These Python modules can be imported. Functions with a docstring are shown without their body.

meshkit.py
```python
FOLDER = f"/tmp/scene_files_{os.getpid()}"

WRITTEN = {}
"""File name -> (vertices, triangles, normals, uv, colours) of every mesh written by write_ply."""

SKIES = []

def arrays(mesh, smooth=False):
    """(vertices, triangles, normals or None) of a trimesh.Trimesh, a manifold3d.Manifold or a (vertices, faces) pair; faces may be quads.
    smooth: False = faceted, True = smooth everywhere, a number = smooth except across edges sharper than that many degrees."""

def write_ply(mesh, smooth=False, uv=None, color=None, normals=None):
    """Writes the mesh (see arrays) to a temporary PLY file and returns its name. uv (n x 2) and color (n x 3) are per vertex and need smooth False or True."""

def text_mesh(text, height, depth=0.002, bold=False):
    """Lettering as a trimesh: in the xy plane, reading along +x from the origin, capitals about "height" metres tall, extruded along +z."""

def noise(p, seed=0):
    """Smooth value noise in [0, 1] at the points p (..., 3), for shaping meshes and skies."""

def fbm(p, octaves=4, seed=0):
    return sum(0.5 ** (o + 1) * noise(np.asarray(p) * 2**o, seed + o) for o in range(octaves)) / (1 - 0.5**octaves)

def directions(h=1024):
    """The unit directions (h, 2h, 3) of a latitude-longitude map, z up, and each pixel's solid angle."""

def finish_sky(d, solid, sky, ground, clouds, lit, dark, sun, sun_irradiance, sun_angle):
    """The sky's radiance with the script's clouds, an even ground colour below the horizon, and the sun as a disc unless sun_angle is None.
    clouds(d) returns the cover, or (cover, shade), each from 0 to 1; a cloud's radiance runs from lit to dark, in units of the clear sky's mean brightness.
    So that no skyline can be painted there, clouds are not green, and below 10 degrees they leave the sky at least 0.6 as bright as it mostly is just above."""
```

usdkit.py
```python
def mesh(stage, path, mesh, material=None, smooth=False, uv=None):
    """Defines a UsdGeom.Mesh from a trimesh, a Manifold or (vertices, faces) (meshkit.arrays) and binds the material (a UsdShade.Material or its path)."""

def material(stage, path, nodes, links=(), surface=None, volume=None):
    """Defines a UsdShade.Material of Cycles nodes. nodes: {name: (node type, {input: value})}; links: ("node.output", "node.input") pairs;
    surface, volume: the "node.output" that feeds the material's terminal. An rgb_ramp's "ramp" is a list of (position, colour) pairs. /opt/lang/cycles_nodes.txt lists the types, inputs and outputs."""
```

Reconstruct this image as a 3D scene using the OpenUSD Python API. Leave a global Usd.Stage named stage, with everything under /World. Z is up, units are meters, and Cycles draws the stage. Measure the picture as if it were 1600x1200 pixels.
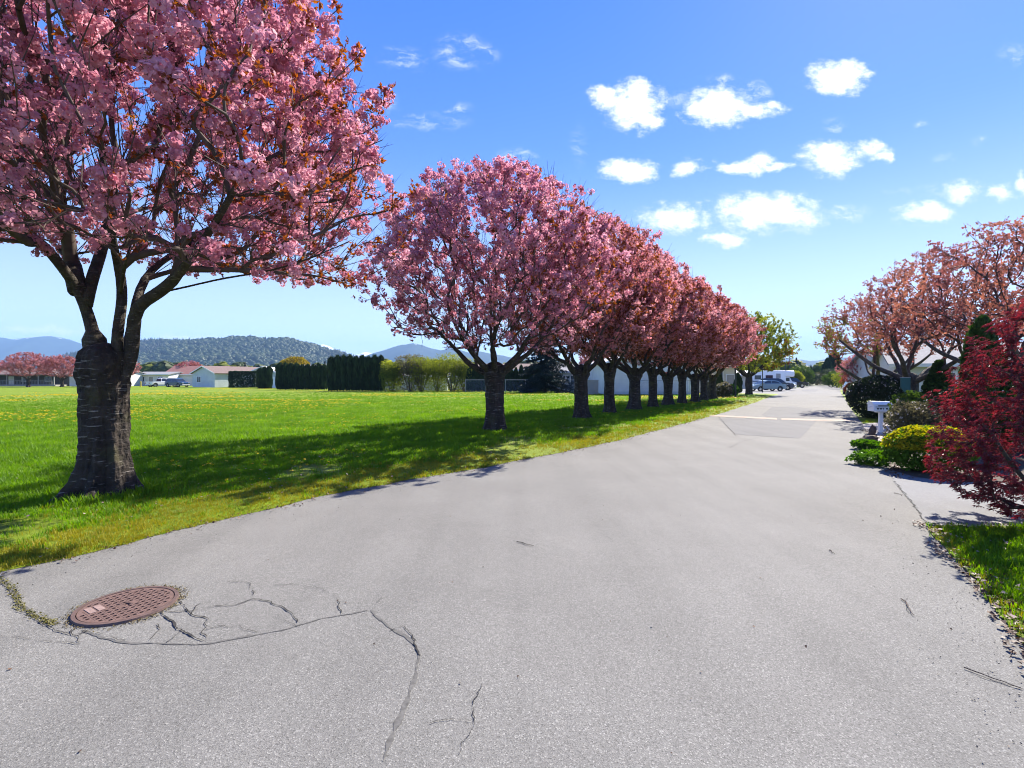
import math, random
import numpy as np, trimesh, usdkit, meshkit
from scipy.spatial.transform import Rotation
from pxr import Usd, UsdGeom, UsdLux, UsdShade, Gf, Sdf, Vt

stage = Usd.Stage.CreateInMemory()
UsdGeom.SetStageUpAxis(stage, 'Z')
UsdGeom.SetStageMetersPerUnit(stage, 1.0)
UsdGeom.Xform.Define(stage, '/World')
UsdGeom.Scope.Define(stage, '/World/Looks')
PI = math.pi

# ------------------------------------------------------------------ camera, sky, sun, exposure
EYE, F, HORIZON = 1.7, 780.0, 591.0          # eye height (m), focal length and horizon row in a 1600-wide frame
cam = UsdGeom.Camera.Define(stage, '/World/camera')
cam.AddTranslateOp().Set((0, 0, EYE))
cam.AddRotateXOp().Set(90)
cam.CreateHorizontalApertureAttr(36.0)
cam.CreateVerticalApertureAttr(27.0)
cam.CreateFocalLengthAttr(36.0 * F / 1600)
cam.CreateVerticalApertureOffsetAttr((HORIZON - 600) * 36 / 1600)
cam.CreateClippingRangeAttr((0.05, 60000.0))
cam.CreateFStopAttr(0.0)
cam.CreateExposureAttr(1.56)

SUN = np.array([0.72, 0.86, 1.0]); SUN = SUN / np.linalg.norm(SUN)
EL, AZ = math.asin(SUN[2]), math.atan2(SUN[0], SUN[1])
sun = UsdLux.DistantLight.Define(stage, '/World/sun')
sun.CreateIntensityAttr(1.25); sun.CreateAngleAttr(0.5); sun.CreateNormalizeAttr(True)
sun.CreateColorAttr(Gf.Vec3f(1.0, 0.93, 0.815))
sun.AddRotateZOp().Set(-math.degrees(AZ))
sun.AddRotateXOp().Set(math.degrees(EL) - 90 + 0)
SKY_STRENGTH = 0.10


def pix(px, py, Z):                          # world point seen at a pixel of the 1600 x 1200 photograph, at depth Z
    return np.array([(px - 800) / F * Z, Z, EYE + (HORIZON - py) / F * Z])


def G(px, py):                               # ground point under a pixel
    Z = F * EYE / (py - HORIZON)
    return np.array([(px - 800) / F * Z, Z, 0.0])


def sky_material():
    n, l = {}, []
    n['co'] = ('texture_coordinate', {})
    n['sky'] = ('sky_texture', dict(sky_type='single_scattering', sun_disc=False, sun_elevation=EL, sun_rotation=AZ, altitude=100.0, air_density=1.0, aerosol_density=0.04, ozone_density=1.6))
    n['xyz'] = ('separate_xyz', {})
    l.append(('co.generated', 'xyz.vector'))
    n['ym'] = ('math', dict(math_type='maximum', value2=0.08)); l.append(('xyz.y', 'ym.value1'))
    n['u'] = ('math', dict(math_type='divide')); l += [('xyz.x', 'u.value1'), ('ym.value', 'u.value2')]
    n['w'] = ('math', dict(math_type='divide')); l += [('xyz.z', 'w.value1'), ('ym.value', 'w.value2')]
    n['uw'] = ('combine_xyz', {}); l += [('u.value', 'uw.x'), ('w.value', 'uw.y')]
    # domain warp
    n['wn'] = ('noise_texture', dict(dimensions='3D', scale=9.0, detail=5.0, roughness=0.62)); l.append(('uw.vector', 'wn.vector'))
    n['wc'] = ('vector_math', dict(math_type='subtract', vector2=(0.5, 0.5, 0.5))); l.append(('wn.color', 'wc.vector1'))
    n['ws'] = ('vector_math', dict(math_type='multiply', vector2=(0.085, 0.05, 0.0))); l.append(('wc.vector', 'ws.vector1'))
    n['uv'] = ('vector_math', dict(math_type='add')); l += [('uw.vector', 'uv.vector1'), ('ws.vector', 'uv.vector2')]
    # (centre px, py, half width, half height, opacity) of each cumulus puff or wisp
    puffs = [(945, 152, 26, 20, 1), (990, 165, 48, 36, 1), (1000, 140, 24, 22, 1), (965, 198, 12, 6, .6), (1010, 185, 36, 14, 1),
             (1122, 165, 52, 30, 1), (1170, 172, 55, 11, .8), (1130, 130, 24, 14, .6), (1175, 145, 22, 18, .6), (1205, 168, 24, 9, .7), (1060, 157, 22, 10, .35),
             (1312, 120, 44, 26, .95), (1308, 196, 16, 11, .5),
             (980, 264, 42, 19, .95), (1075, 262, 32, 14, .95), (1165, 262, 46, 12, 1), (1190, 252, 26, 14, .8), (1215, 262, 26, 8, .7),
             (1295, 248, 46, 28, 1), (1262, 255, 16, 14, .6), (1358, 238, 34, 18, .75), (1380, 248, 18, 10, .8),
             (1055, 340, 62, 26, .85), (1195, 330, 78, 30, 1), (1235, 342, 50, 16, .9), (1130, 376, 34, 12, .9), (1180, 358, 90, 10, .6), (1065, 362, 36, 8, .5),
             (1320, 332, 36, 9, .6), (1448, 330, 46, 16, .95), (1430, 345, 26, 8, .6), (1508, 302, 40, 19, .75), (1450, 298, 26, 8, .4), (1570, 300, 20, 14, .7), (1598, 288, 10, 18, .8),
             (905, 225, 12, 28, .22), (1395, 300, 22, 8, .3), (1440, 190, 8, 6, .35), (1480, 250, 24, 10, .25), (1530, 220, 10, 7, .3), (1590, 85, 26, 18, .35),
             (805, 248, 26, 11, .55), (725, 80, 40, 22, .55), (632, 92, 32, 16, .45), (590, 165, 26, 20, .4), (665, 188, 50, 12, .42), (715, 172, 22, 10, .35), (545, 100, 22, 8, .3),
             (760, 300, 60, 8, .12), (70, 517, 95, 8, .85), (290, 527, 80, 5, .8), (585, 549, 55, 9, .8), (-120, 500, 120, 10, .7), (1720, 260, 90, 26, .9), (1800, 380, 80, 18, .8),
             (300, -20, 90, 40, .8), (1000, -60, 120, 40, .9), (1400, -90, 110, 50, .8), (-150, 120, 80, 30, .8)]
    lastof = {True: None, False: None}
    for i, (px, py, a, b, o) in enumerate(puffs):
        full = o >= .65
        n[f's{i}'] = ('vector_math', dict(math_type='subtract', vector2=((px - 800) / F, (HORIZON - py) / F, 0))); l.append(('uv.vector', f's{i}.vector1'))
        n[f'm{i}'] = ('vector_math', dict(math_type='multiply', vector2=(F / a / 1.34, F / b / 1.34, 0) if full else (F / a / 1.5, F / b / 1.6, 0))); l.append((f's{i}.vector', f'm{i}.vector1'))
        n[f'l{i}'] = ('vector_math', dict(math_type='length')); l.append((f'm{i}.vector', f'l{i}.vector1'))
        n[f'q{i}'] = ('math', dict(math_type='multiply_add', value2=-o, value3=o)); l.append((f'l{i}.value', f'q{i}.value1'))
        if lastof[full] is None:
            lastof[full] = f'q{i}'
        else:
            n[f'x{i}'] = ('math', dict(math_type='maximum')); l += [(lastof[full] + '.value', f'x{i}.value1'), (f'q{i}.value', f'x{i}.value2')]
            lastof[full] = f'x{i}'
    last = lastof[True]
    n['wst'] = ('vector_math', dict(math_type='multiply', vector2=(1.0, 2.2, 1.0))); l.append(('uv.vector', 'wst.vector1'))
    n['wno'] = ('noise_texture', dict(dimensions='3D', scale=22.0, detail=8.0, roughness=0.68, distortion=0.6)); l.append(('wst.vector', 'wno.vector'))
    n['wr'] = ('map_range', dict(range_type='smoothstep', from_min=0.42, from_max=0.78, to_min=0.0, to_max=1.0)); l.append(('wno.fac', 'wr.value'))
    n['wq'] = ('map_range', dict(range_type='smoothstep', from_min=0.0, from_max=0.40, to_min=0.0, to_max=0.95)); l.append((lastof[False] + '.value', 'wq.value'))
    n['wm'] = ('math', dict(math_type='multiply')); l += [('wr.result', 'wm.value1'), ('wq.result', 'wm.value2')]
    # only in front of the viewer's side; behind, the same kind of cloud from noise alone
    n['fr'] = ('map_range', dict(range_type='smoothstep', from_min=0.1, from_max=0.35, to_min=0.0, to_max=1.0)); l.append(('xyz.y', 'fr.value'))
    n['qf'] = ('math', dict(math_type='multiply')); l += [(last + '.value', 'qf.value1'), ('fr.result', 'qf.value2')]
    n['zz'] = ('math', dict(math_type='maximum', value2=0.06)); l.append(('xyz.z', 'zz.value1'))
    n['pl'] = ('vector_math', dict(math_type='divide')); n['zzz'] = ('combine_xyz', {})
    l += [('zz.value', 'zzz.x'), ('zz.value', 'zzz.y'), ('zz.value', 'zzz.z'), ('co.generated', 'pl.vector1'), ('zzz.vector', 'pl.vector2')]
    n['bn'] = ('noise_texture', dict(dimensions='3D', scale=0.9, detail=3.0, roughness=0.5)); l.append(('pl.vector', 'bn.vector'))
    n['bq'] = ('map_range', dict(from_min=0.56, from_max=0.86, to_min=0.0, to_max=1.0, clamp=True)); l.append(('bn.fac', 'bq.value'))
    n['bi'] = ('math', dict(math_type='subtract', value1=1.0)); l.append(('fr.result', 'bi.value2'))
    n['bm'] = ('math', dict(math_type='multiply')); l += [('bq.result', 'bm.value1'), ('bi.value', 'bm.value2')]
    n['qa'] = ('math', dict(math_type='maximum')); l += [('qf.value', 'qa.value1'), ('bm.value', 'qa.value2')]
    # ragged edges
    n['st'] = ('vector_math', dict(math_type='multiply', vector2=(1.0, 1.6, 1.0))); l.append(('uw.vector', 'st.vector1'))
    n['dn'] = ('noise_texture', dict(dimensions='3D', scale=34.0, detail=8.0, roughness=0.68)); l.append(('st.vector', 'dn.vector'))
    n['da'] = ('math', dict(math_type='multiply_add', value2=1.35, value3=-0.74)); l.append(('dn.fac', 'da.value1'))
    n['ga'] = ('map_range', dict(range_type='smoothstep', from_min=0.0, from_max=0.12, to_min=0.0, to_max=1.0)); l.append(('qa.value', 'ga.value'))
    n['db'] = ('math', dict(math_type='multiply')); l += [('da.value', 'db.value1'), ('ga.result', 'db.value2')]
    n['su'] = ('math', dict(math_type='add')); l += [('qa.value', 'su.value1'), ('db.value', 'su.value2')]
    n['de'] = ('map_range', dict(range_type='smoothstep', from_min=0.02, from_max=0.62, to_min=0.0, to_max=1.0)); l.append(('su.value', 'de.value'))
    n['dw'] = ('math', dict(math_type='maximum')); l += [('de.result', 'dw.value1'), ('wm.value', 'dw.value2')]
    n['sh'] = ('map_range', dict(from_min=0.1, from_max=0.75, to_min=0.0, to_max=1.0, clamp=True)); l.append(('su.value', 'sh.value'))
    n['cc'] = ('mix', dict(color1=(4.1, 4.35, 4.75), color2=CLOUD)); l.append(('sh.result', 'cc.fac'))
    n['mx'] = ('mix', dict(mix_type='mix')); l += [('dw.value', 'mx.fac'), ('hs.color', 'mx.color1'), ('cc.color', 'mx.color2')]
    n['h0'] = ('mix', dict(mix_type='multiply', fac=1.0, color2=(0.25, 0.25, 0.25))); l.append(('sky.color', 'h0.color1'))
    n['h1'] = ('gamma', dict(gamma=0.6)); l.append(('h0.color', 'h1.color'))
    n['hz'] = ('map_range', dict(range_type='smoothstep', from_min=0.0, from_max=0.42, to_min=1.15, to_max=1.95)); l += [('xyz.z', 'hz.value'), ('hz.result', 'h2.saturation')]
    n['h2'] = ('hsv', dict(hue=0.534, value=0.90, fac=1.0)); l.append(('h1.color', 'h2.color'))
    n['hs'] = ('mix', dict(mix_type='multiply', fac=1.0, color2=(4.0, 4.0, 4.0))); l.append(('h2.color', 'hs.color1'))
    n['bg'] = ('background_shader', dict(strength=SKY_STRENGTH)); l.append(('mx.color', 'bg.color'))
    return usdkit.material(stage, '/World/Looks/sky_air', n, l, surface='bg.background')


CLOUD = (5.6, 5.6, 5.7)
dome = UsdLux.DomeLight.Define(stage, '/World/sky')
dome.GetPrim().SetCustomDataByKey('kind', 'structure')
dome.GetPrim().SetCustomDataByKey('label', 'blue spring sky with small scattered white clouds')
UsdShade.MaterialBindingAPI.Apply(dome.GetPrim()).Bind(sky_material())

# ------------------------------------------------------------------ helpers
taken = {}


def path_for(name, parent=None):
    base = '/World' if parent is None else str(parent.GetPath())
    k = (base, name)
    i = taken.get(k, 0); taken[k] = i + 1
    return f'{base}/{name}' if i == 0 else f'{base}/{name}_{i:03d}'


def tag(p, label=None, cat=None, group=None, kind=None):
    p = p.GetPrim() if hasattr(p, 'GetPrim') else p
    for k, v in (('label', label), ('category', cat), ('group', group), ('kind', kind)):
        if v:
            p.SetCustomDataByKey(k, v)
    return p


def thing(name, label, cat, loc=(0, 0, 0), rotz=0.0, scale=None, group=None):
    x = UsdGeom.Xform.Define(stage, path_for(name))
    x.AddTranslateOp().Set(Gf.Vec3d(*map(float, loc)))
    x.AddRotateZOp().Set(float(math.degrees(rotz)))
    if scale is not None:
        x.AddScaleOp().Set(Gf.Vec3f(*map(float, np.broadcast_to(scale, 3))))
    return tag(x, label, cat, group)


def model(name):                                  # an unrendered class prim holding a kind's parts
    p = stage.CreateClassPrim(path_for(name + '_model'))
    p.SetTypeName('Xform')
    return p


def copy(mod, name, label, cat, loc, rotz=0.0, scale=None, group=None):
    t = thing(name, label, cat, loc, rotz, scale, group)
    t.GetReferences().AddInternalReference(mod.GetPath())
    t.SetInstanceable(True)
    return t


def part(name, m, mat, parent, smooth=False, label=None, kind=None):
    p = usdkit.mesh(stage, path_for(name, parent), m, mat, smooth)
    return tag(p, label=label, kind=kind)


def single(name, m, mat, label=None, cat=None, group=None, kind=None, smooth=False):
    return tag(usdkit.mesh(stage, path_for(name), m, mat, smooth), label, cat, group, kind)


def cat_m(ms):
    vs, fs, n = [], [], 0
    for v, f in ((np.asarray(m.vertices), np.asarray(m.faces)) if hasattr(m, 'vertices') else m for m in ms):
        vs.append(v); fs.append(np.asarray(f) + n); n += len(v)
    return np.vstack(vs), np.vstack(fs)


def box(x0, x1, y0, y1, z0, z1):
    m = trimesh.creation.box([abs(x1 - x0), abs(y1 - y0), abs(z1 - z0)])
    m.apply_translation([(x0 + x1) / 2, (y0 + y1) / 2, (z0 + z1) / 2])
    return np.array(m.vertices), np.array(m.faces)


def rounded_box(x0, x1, y0, y1, z0, z1, r):
    import manifold3d as m3
    s = m3.Manifold.sphere(r, 12)
    pts = [s.translate([a, b, c]) for a in (x0 + r, x1 - r) for b in (y0 + r, y1 - r) for c in (z0 + r, z1 - r)]
    mm = m3.Manifold.batch_hull(pts).to_mesh()
    return np.array(mm.vert_properties[:, :3]), np.array(mm.tri_verts)


def tube(points, radii, sides=6, cap=True):
    p = np.asarray(points, float)
    t = np.gradient(p, axis=0); t /= np.linalg.norm(t, axis=1, keepdims=True) + 1e-9
    a = np.zeros_like(p); ref = np.array([1.0, 0.13, 0.0]) if abs(t[0, 2]) > 0.8 else np.array([0, 0, 1.0])
    for i in range(len(p)):
        ref = ref - t[i] * (ref @ t[i]); ref = ref / (np.linalg.norm(ref) + 1e-9); a[i] = ref
    b = np.cross(t, a)
    ang = np.arange(sides) * 2 * PI / sides
    r = np.broadcast_to(radii, (len(p),))[:, None, None]
    v = (p[:, None] + r * (np.cos(ang)[None, :, None] * a[:, None] + np.sin(ang)[None, :, None] * b[:, None])).reshape(-1, 3)
    i, j = np.meshgrid(np.arange(len(p) - 1), np.arange(sides), indexing='ij')
    q = np.stack([i * sides + j, i * sides + (j + 1) % sides, (i + 1) * sides + (j + 1) % sides, (i + 1) * sides + j], -1).reshape(-1, 4)
    f = np.vstack([q[:, [0, 1, 2]], q[:, [0, 2, 3]]])
    if cap:
        k = len(v); v = np.vstack([v, p[0], p[-1]]); e = (len(p) - 1) * sides
        f = np.vstack([f, [[k, (j + 1) % sides, j] for j in range(sides)], [[k + 1, e + j, e + (j + 1) % sides] for j in range(sides)]])
    return v, f


def cyl(p0, p1, r0, r1=None, sides=12):
    return tube(np.linspace(p0, p1, 2), [r0, r0 if r1 is None else r1], sides)


def xf(m, loc=(0, 0, 0), rz=0.0, s=1.0):
    v, f = m
    c, q = math.cos(rz), math.sin(rz)
    v = np.asarray(v) * s
    return np.stack([v[:, 0] * c - v[:, 1] * q + loc[0], v[:, 0] * q + v[:, 1] * c + loc[1], v[:, 2] + loc[2]], 1), f


def extrude(poly, y0, y1):                        # polygon in (x, z), extruded along y
    from shapely.geometry import Polygon
    if not hasattr(poly, 'exterior'):
        poly = Polygon(poly)
    m = trimesh.creation.extrude_polygon(poly, y1 - y0, engine='earcut')
    v = np.array(m.vertices); f = np.array(m.faces)
    return np.stack([v[:, 0], y0 + v[:, 2], v[:, 1]], 1), f[:, ::-1]


def scatter(tv, tf, P, R, S):
    """Copies of a little template at points P with rotations R (n,3,3) and scales S, as one mesh."""
    tv, tf, P = np.asarray(tv, float), np.asarray(tf), np.asarray(P, float)
    S = np.broadcast_to(np.asarray(S, float), (len(P),))
    v = np.einsum('nij,kj->nki', R, tv) * S[:, None, None] + P[:, None]
    f = tf[None] + (np.arange(len(P)) * len(tv))[:, None, None]
    return v.reshape(-1, 3), f.reshape(-1, 3)


def rand_rot(n, rng):
    return Rotation.random(n, random_state=int(rng.integers(1 << 30))).as_matrix()


def frame_z(N, rng):
    """Rotations whose z axis is N, spun at random."""
    N = N / (np.linalg.norm(N, axis=1, keepdims=True) + 1e-9)
    h = rng.normal(size=N.shape)
    a = h - N * (h * N).sum(1, keepdims=True); a /= np.linalg.norm(a, axis=1, keepdims=True) + 1e-9
    return np.stack([a, np.cross(N, a), N], -1)


def grid_mesh(X, Y, Z):
    h, w = X.shape
    v = np.stack([X, Y, Z], -1).reshape(-1, 3)
    i, j = np.meshgrid(np.arange(h - 1), np.arange(w - 1), indexing='ij')
    a = (i * w + j).ravel()
    return v, np.vstack([np.stack([a, a + 1, a + w + 1], 1), np.stack([a, a + w + 1, a + w], 1)])


# ------------------------------------------------------------------ materials
def M(name, nodes, links, surface):
    return usdkit.material(stage, '/World/Looks/' + name, nodes, links, surface=surface)


def plain(name, col, rough=0.6, metal=0.0, vary=0.12, scale=6.0, bump=0.0, spec=0.4, coat=0.0):
    n = {'g': ('geometry', {}), 'n': ('noise_texture', dict(scale=scale, detail=5.0, roughness=0.6)),
         'r': ('rgb_ramp', dict(ramp=[(0.25, tuple(c * (1 - vary) for c in col)), (0.75, tuple(min(1, c * (1 + vary)) for c in col))])),
         'p': ('principled_bsdf', dict(roughness=rough, metallic=metal, specular_ior_level=spec, coat_weight=coat))}
    l = [('g.position', 'n.vector'), ('n.fac', 'r.fac'), ('r.color', 'p.base_color')]
    if bump:
        n['b'] = ('bump', dict(strength=bump, distance=0.01)); l += [('n.fac', 'b.height'), ('b.normal', 'p.normal')]
    return M(name, n, l, 'p.BSDF')


def leafy(name, ramp, trans=0.35, patch=None, patch_scale=0.8, rough=0.55, spec=0.3, tint=1.25, objvar=0.0):
    """Foliage: each leaf its own tone out of a ramp, drifting in patches, with light coming through."""
    n = {'g': ('geometry', {}), 'r': ('rgb_ramp', dict(ramp=ramp)),
         'n': ('noise_texture', dict(scale=patch_scale, detail=3.0)),
         'a': ('math', dict(math_type='multiply_add', value2=0.8)), 'm': ('math', dict(math_type='multiply_add', value2=1.1, value3=-0.45)),
         'p': ('principled_bsdf', dict(roughness=rough, specular_ior_level=spec)), 't': ('translucent_bsdf', {}),
         'h': ('hsv', dict(hue=0.5, saturation=1.08, value=tint, fac=1.0)), 'x': ('mix_closure', dict(fac=trans))}
    l = [('g.position', 'n.vector'), ('n.fac', 'm.value1'), ('g.random_per_island', 'a.value1'), ('m.value', 'a.value3'), ('a.value', 'r.fac'),
         ('r.color', 'p.base_color'), ('r.color', 'h.color'), ('h.color', 't.color'), ('p.BSDF', 'x.closure1'), ('t.BSDF', 'x.closure2')]
    return M(name, n, l, 'x.closure')


def bark(name, dark, light, lent=0.35, moss=0.25, scale=1.0):
    n = {'g': ('geometry', {}), 'mp': ('mapping', dict(scale=(3.0 * scale, 3.0 * scale, 26.0 * scale))),
         'n1': ('noise_texture', dict(scale=1.6, detail=4.0, roughness=0.6)),
         'r1': ('rgb_ramp', dict(ramp=[(0.60, (0, 0, 0)), (0.68, (1, 1, 1))])),
         'n2': ('noise_texture', dict(scale=5.0 * scale, detail=6.0, roughness=0.65)),
         'r2': ('rgb_ramp', dict(ramp=[(0.3, dark), (0.7, light)])),
         'n3': ('noise_texture', dict(scale=2.2 * scale, detail=5.0, roughness=0.6)),
         'r3': ('rgb_ramp', dict(ramp=[(0.54, (0, 0, 0)), (0.70, (moss, moss, moss))])),
         'mp4': ('mapping', dict(scale=(7.0 * scale, 7.0 * scale, 2.0 * scale))), 'n4': ('noise_texture', dict(scale=1.5, detail=5.0, roughness=0.6)),
         'f1': ('math', dict(math_type='multiply', value2=lent)),
         'm1': ('mix', dict(color2=(0.38, 0.34, 0.30))), 'm2': ('mix', dict(color2=(0.085, 0.085, 0.022))),
         'ad': ('math', dict(math_type='multiply_add', value2=0.3)), 'a2': ('math', dict(math_type='add')),
         'b': ('bump', dict(strength=1.0, distance=0.06)), 'p': ('principled_bsdf', dict(roughness=0.82, specular_ior_level=0.3))}
    l = [('g.position', 'mp.vector'), ('mp.vector', 'n1.vector'), ('n1.fac', 'r1.fac'), ('g.position', 'n2.vector'), ('n2.fac', 'r2.fac'),
         ('g.position', 'n3.vector'), ('n3.fac', 'r3.fac'), ('g.position', 'mp4.vector'), ('mp4.vector', 'n4.vector'), ('r1.color', 'f1.value1'), ('f1.value', 'm1.fac'), ('r2.color', 'm1.color1'),
         ('m1.color', 'm2.color1'), ('r3.color', 'm2.fac'), ('m2.color', 'p.base_color'), ('n1.fac', 'ad.value1'), ('n4.fac', 'ad.value3'), ('ad.value', 'a2.value1'), ('n2.fac', 'a2.value2'),
         ('a2.value', 'b.height'), ('b.normal', 'p.normal')]
    return M(name, n, l, 'p.BSDF')


def glass_mat():
    n = {'t': ('transparent_bsdf', dict(color=(0.55, 0.6, 0.62))), 'g': ('glossy_bsdf', dict(color=(0.9, 0.9, 0.9), roughness=0.03)), 'f': ('fresnel', dict(IOR=1.6)), 'x': ('mix_closure', {})}
    return M('window_glass', n, [('f.fac', 'x.fac'), ('t.BSDF', 'x.closure1'), ('g.BSDF', 'x.closure2')], 'x.closure')


def asphalt(name, base, speck=1.0, stain=0.2, tint=(1, 1, 1.0)):
    c = lambda k: tuple(base * k * t for t in tint)
    n = {'g': ('geometry', {}),
         'v': ('voronoi_texture', dict(scale=165.0, feature='f1', randomness=1.0)), 'vc': ('separate_color', {}),
         'rv': ('rgb_ramp', dict(ramp=[(0.0, c(0.55)), (0.15, c(0.82)), (0.6, c(1.0)), (0.88, c(1.15)), (1.0, c(1.75))])),
         'n1': ('noise_texture', dict(scale=260.0, detail=3.0, roughness=0.7)),
         'r1': ('rgb_ramp', dict(ramp=[(0.3, (0.72,) * 3), (0.7, (1.25,) * 3)])),
         'n2': ('noise_texture', dict(scale=0.55, detail=6.0, roughness=0.62)),
         'r2': ('rgb_ramp', dict(ramp=[(0.25, (1 - stain,) * 3), (0.75, (1 + stain * 0.8,) * 3)])),
         'mp': ('mapping', dict(rotation=(0, 0, math.radians(32.6)), scale=(1.2, 0.05, 1.0))), 'n3': ('noise_texture', dict(scale=1.4, detail=4.0)),
         'r3': ('rgb_ramp', dict(ramp=[(0.3, (0.91,) * 3), (0.7, (1.07,) * 3)])),
         'm0': ('mix', dict(fac=speck, color1=c(1.0))),
         'm1': ('mix', dict(mix_type='multiply', fac=1.0)), 'm2': ('mix', dict(mix_type='multiply', fac=1.0)), 'm3': ('mix', dict(mix_type='multiply', fac=1.0)),
         'b': ('bump', dict(strength=0.35, distance=0.004)), 'p': ('principled_bsdf', dict(roughness=0.88, specular_ior_level=0.25))}
    l = [('g.position', 'v.vector'), ('v.color', 'vc.color'), ('vc.r', 'rv.fac'), ('rv.color', 'm0.color2'), ('g.position', 'n1.vector'), ('n1.fac', 'r1.fac'), ('m0.color', 'm1.color1'), ('r1.color', 'm1.color2'),
         ('g.position', 'n2.vector'), ('n2.fac', 'r2.fac'), ('m1.color', 'm2.color1'), ('r2.color', 'm2.color2'), ('g.position', 'mp.vector'), ('mp.vector', 'n3.vector'), ('n3.fac', 'r3.fac'),
         ('m2.color', 'm3.color1'), ('r3.color', 'm3.color2'), ('m3.color', 'p.base_color'), ('v.distance', 'b.height'), ('b.normal', 'p.normal')]
    return M(name, n, l, 'p.BSDF')


def turf(name, greens, dry, dry_amount=0.5, fine=1.0):
    n = {'g': ('geometry', {}), 'n1': ('noise_texture', dict(scale=38.0 * fine, detail=5.0, roughness=0.7)),
         'r1': ('rgb_ramp', dict(ramp=[(0.28, greens[0]), (0.5, greens[1]), (0.75, greens[2])])),
         'mp': ('mapping', dict(rotation=(0, 0, 0.35), scale=(0.35, 1.6, 1.0))),
         'n2': ('noise_texture', dict(scale=0.16, detail=5.0, roughness=0.62)),
         'r2': ('rgb_ramp', dict(ramp=[(0.46, (0, 0, 0)), (0.70, (dry_amount,) * 3)])),
         'n3': ('noise_texture', dict(scale=1.3, detail=5.0, roughness=0.65)), 'r3': ('rgb_ramp', dict(ramp=[(0.3, (0.78,) * 3), (0.7, (1.2,) * 3)])),
         'm': ('mix', dict(color2=dry)), 'm2': ('mix', dict(mix_type='multiply', fac=1.0)),
         'b': ('bump', dict(strength=1.0, distance=0.05)), 'p': ('principled_bsdf', dict(roughness=0.75, specular_ior_level=0.15, sheen_weight=0.0))}
    l = [('g.position', 'n1.vector'), ('n1.fac', 'r1.fac'), ('g.position', 'mp.vector'), ('mp.vector', 'n2.vector'), ('n2.fac', 'r2.fac'), ('r2.color', 'm.fac'), ('r1.color', 'm.color1'),
         ('g.position', 'n3.vector'), ('n3.fac', 'r3.fac'), ('m.color', 'm2.color1'), ('r3.color', 'm2.color2'), ('m2.color', 'p.base_color'), ('n1.fac', 'b.height'), ('b.normal', 'p.normal')]
    return M(name, n, l, 'p.BSDF')


ASPHALT = asphalt('aged_asphalt', 0.165, stain=.15, tint=(1.03, 1.005, .93))
PATCH = asphalt('dark_patch_asphalt', 0.135, speck=0.7, stain=0.12)
DRIVE = asphalt('driveway_asphalt', 0.18, speck=0.8)
CRACK = plain('crack_tar', (0.028, 0.026, 0.024), 0.95, vary=0.4, scale=30)
SEAL = plain('crack_sealant', (0.095, 0.092, 0.085), 0.85, vary=0.5, scale=28)
CONCRETE = plain('concrete_strip', (0.285, 0.225, 0.18), 0.85, vary=0.2, scale=5)
TURF = turf('lawn_turf', [(0.080, 0.130, 0.003), (0.150, 0.225, 0.004), (0.215, 0.295, 0.008)], (0.25, 0.27, 0.04), 0.75)
EARTH = turf('rough_ground', [(0.035, 0.06, 0.012), (0.06, 0.09, 0.02), (0.10, 0.11, 0.04)], (0.17, 0.15, 0.10), 0.8, 0.3)
GRAVEL = asphalt('pale_gravel', 0.33, tint=(1.08, 0.97, 0.88))
SOIL = plain('bed_soil', (0.06, 0.042, 0.03), 0.95, vary=0.5, scale=25, bump=0.6)
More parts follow.
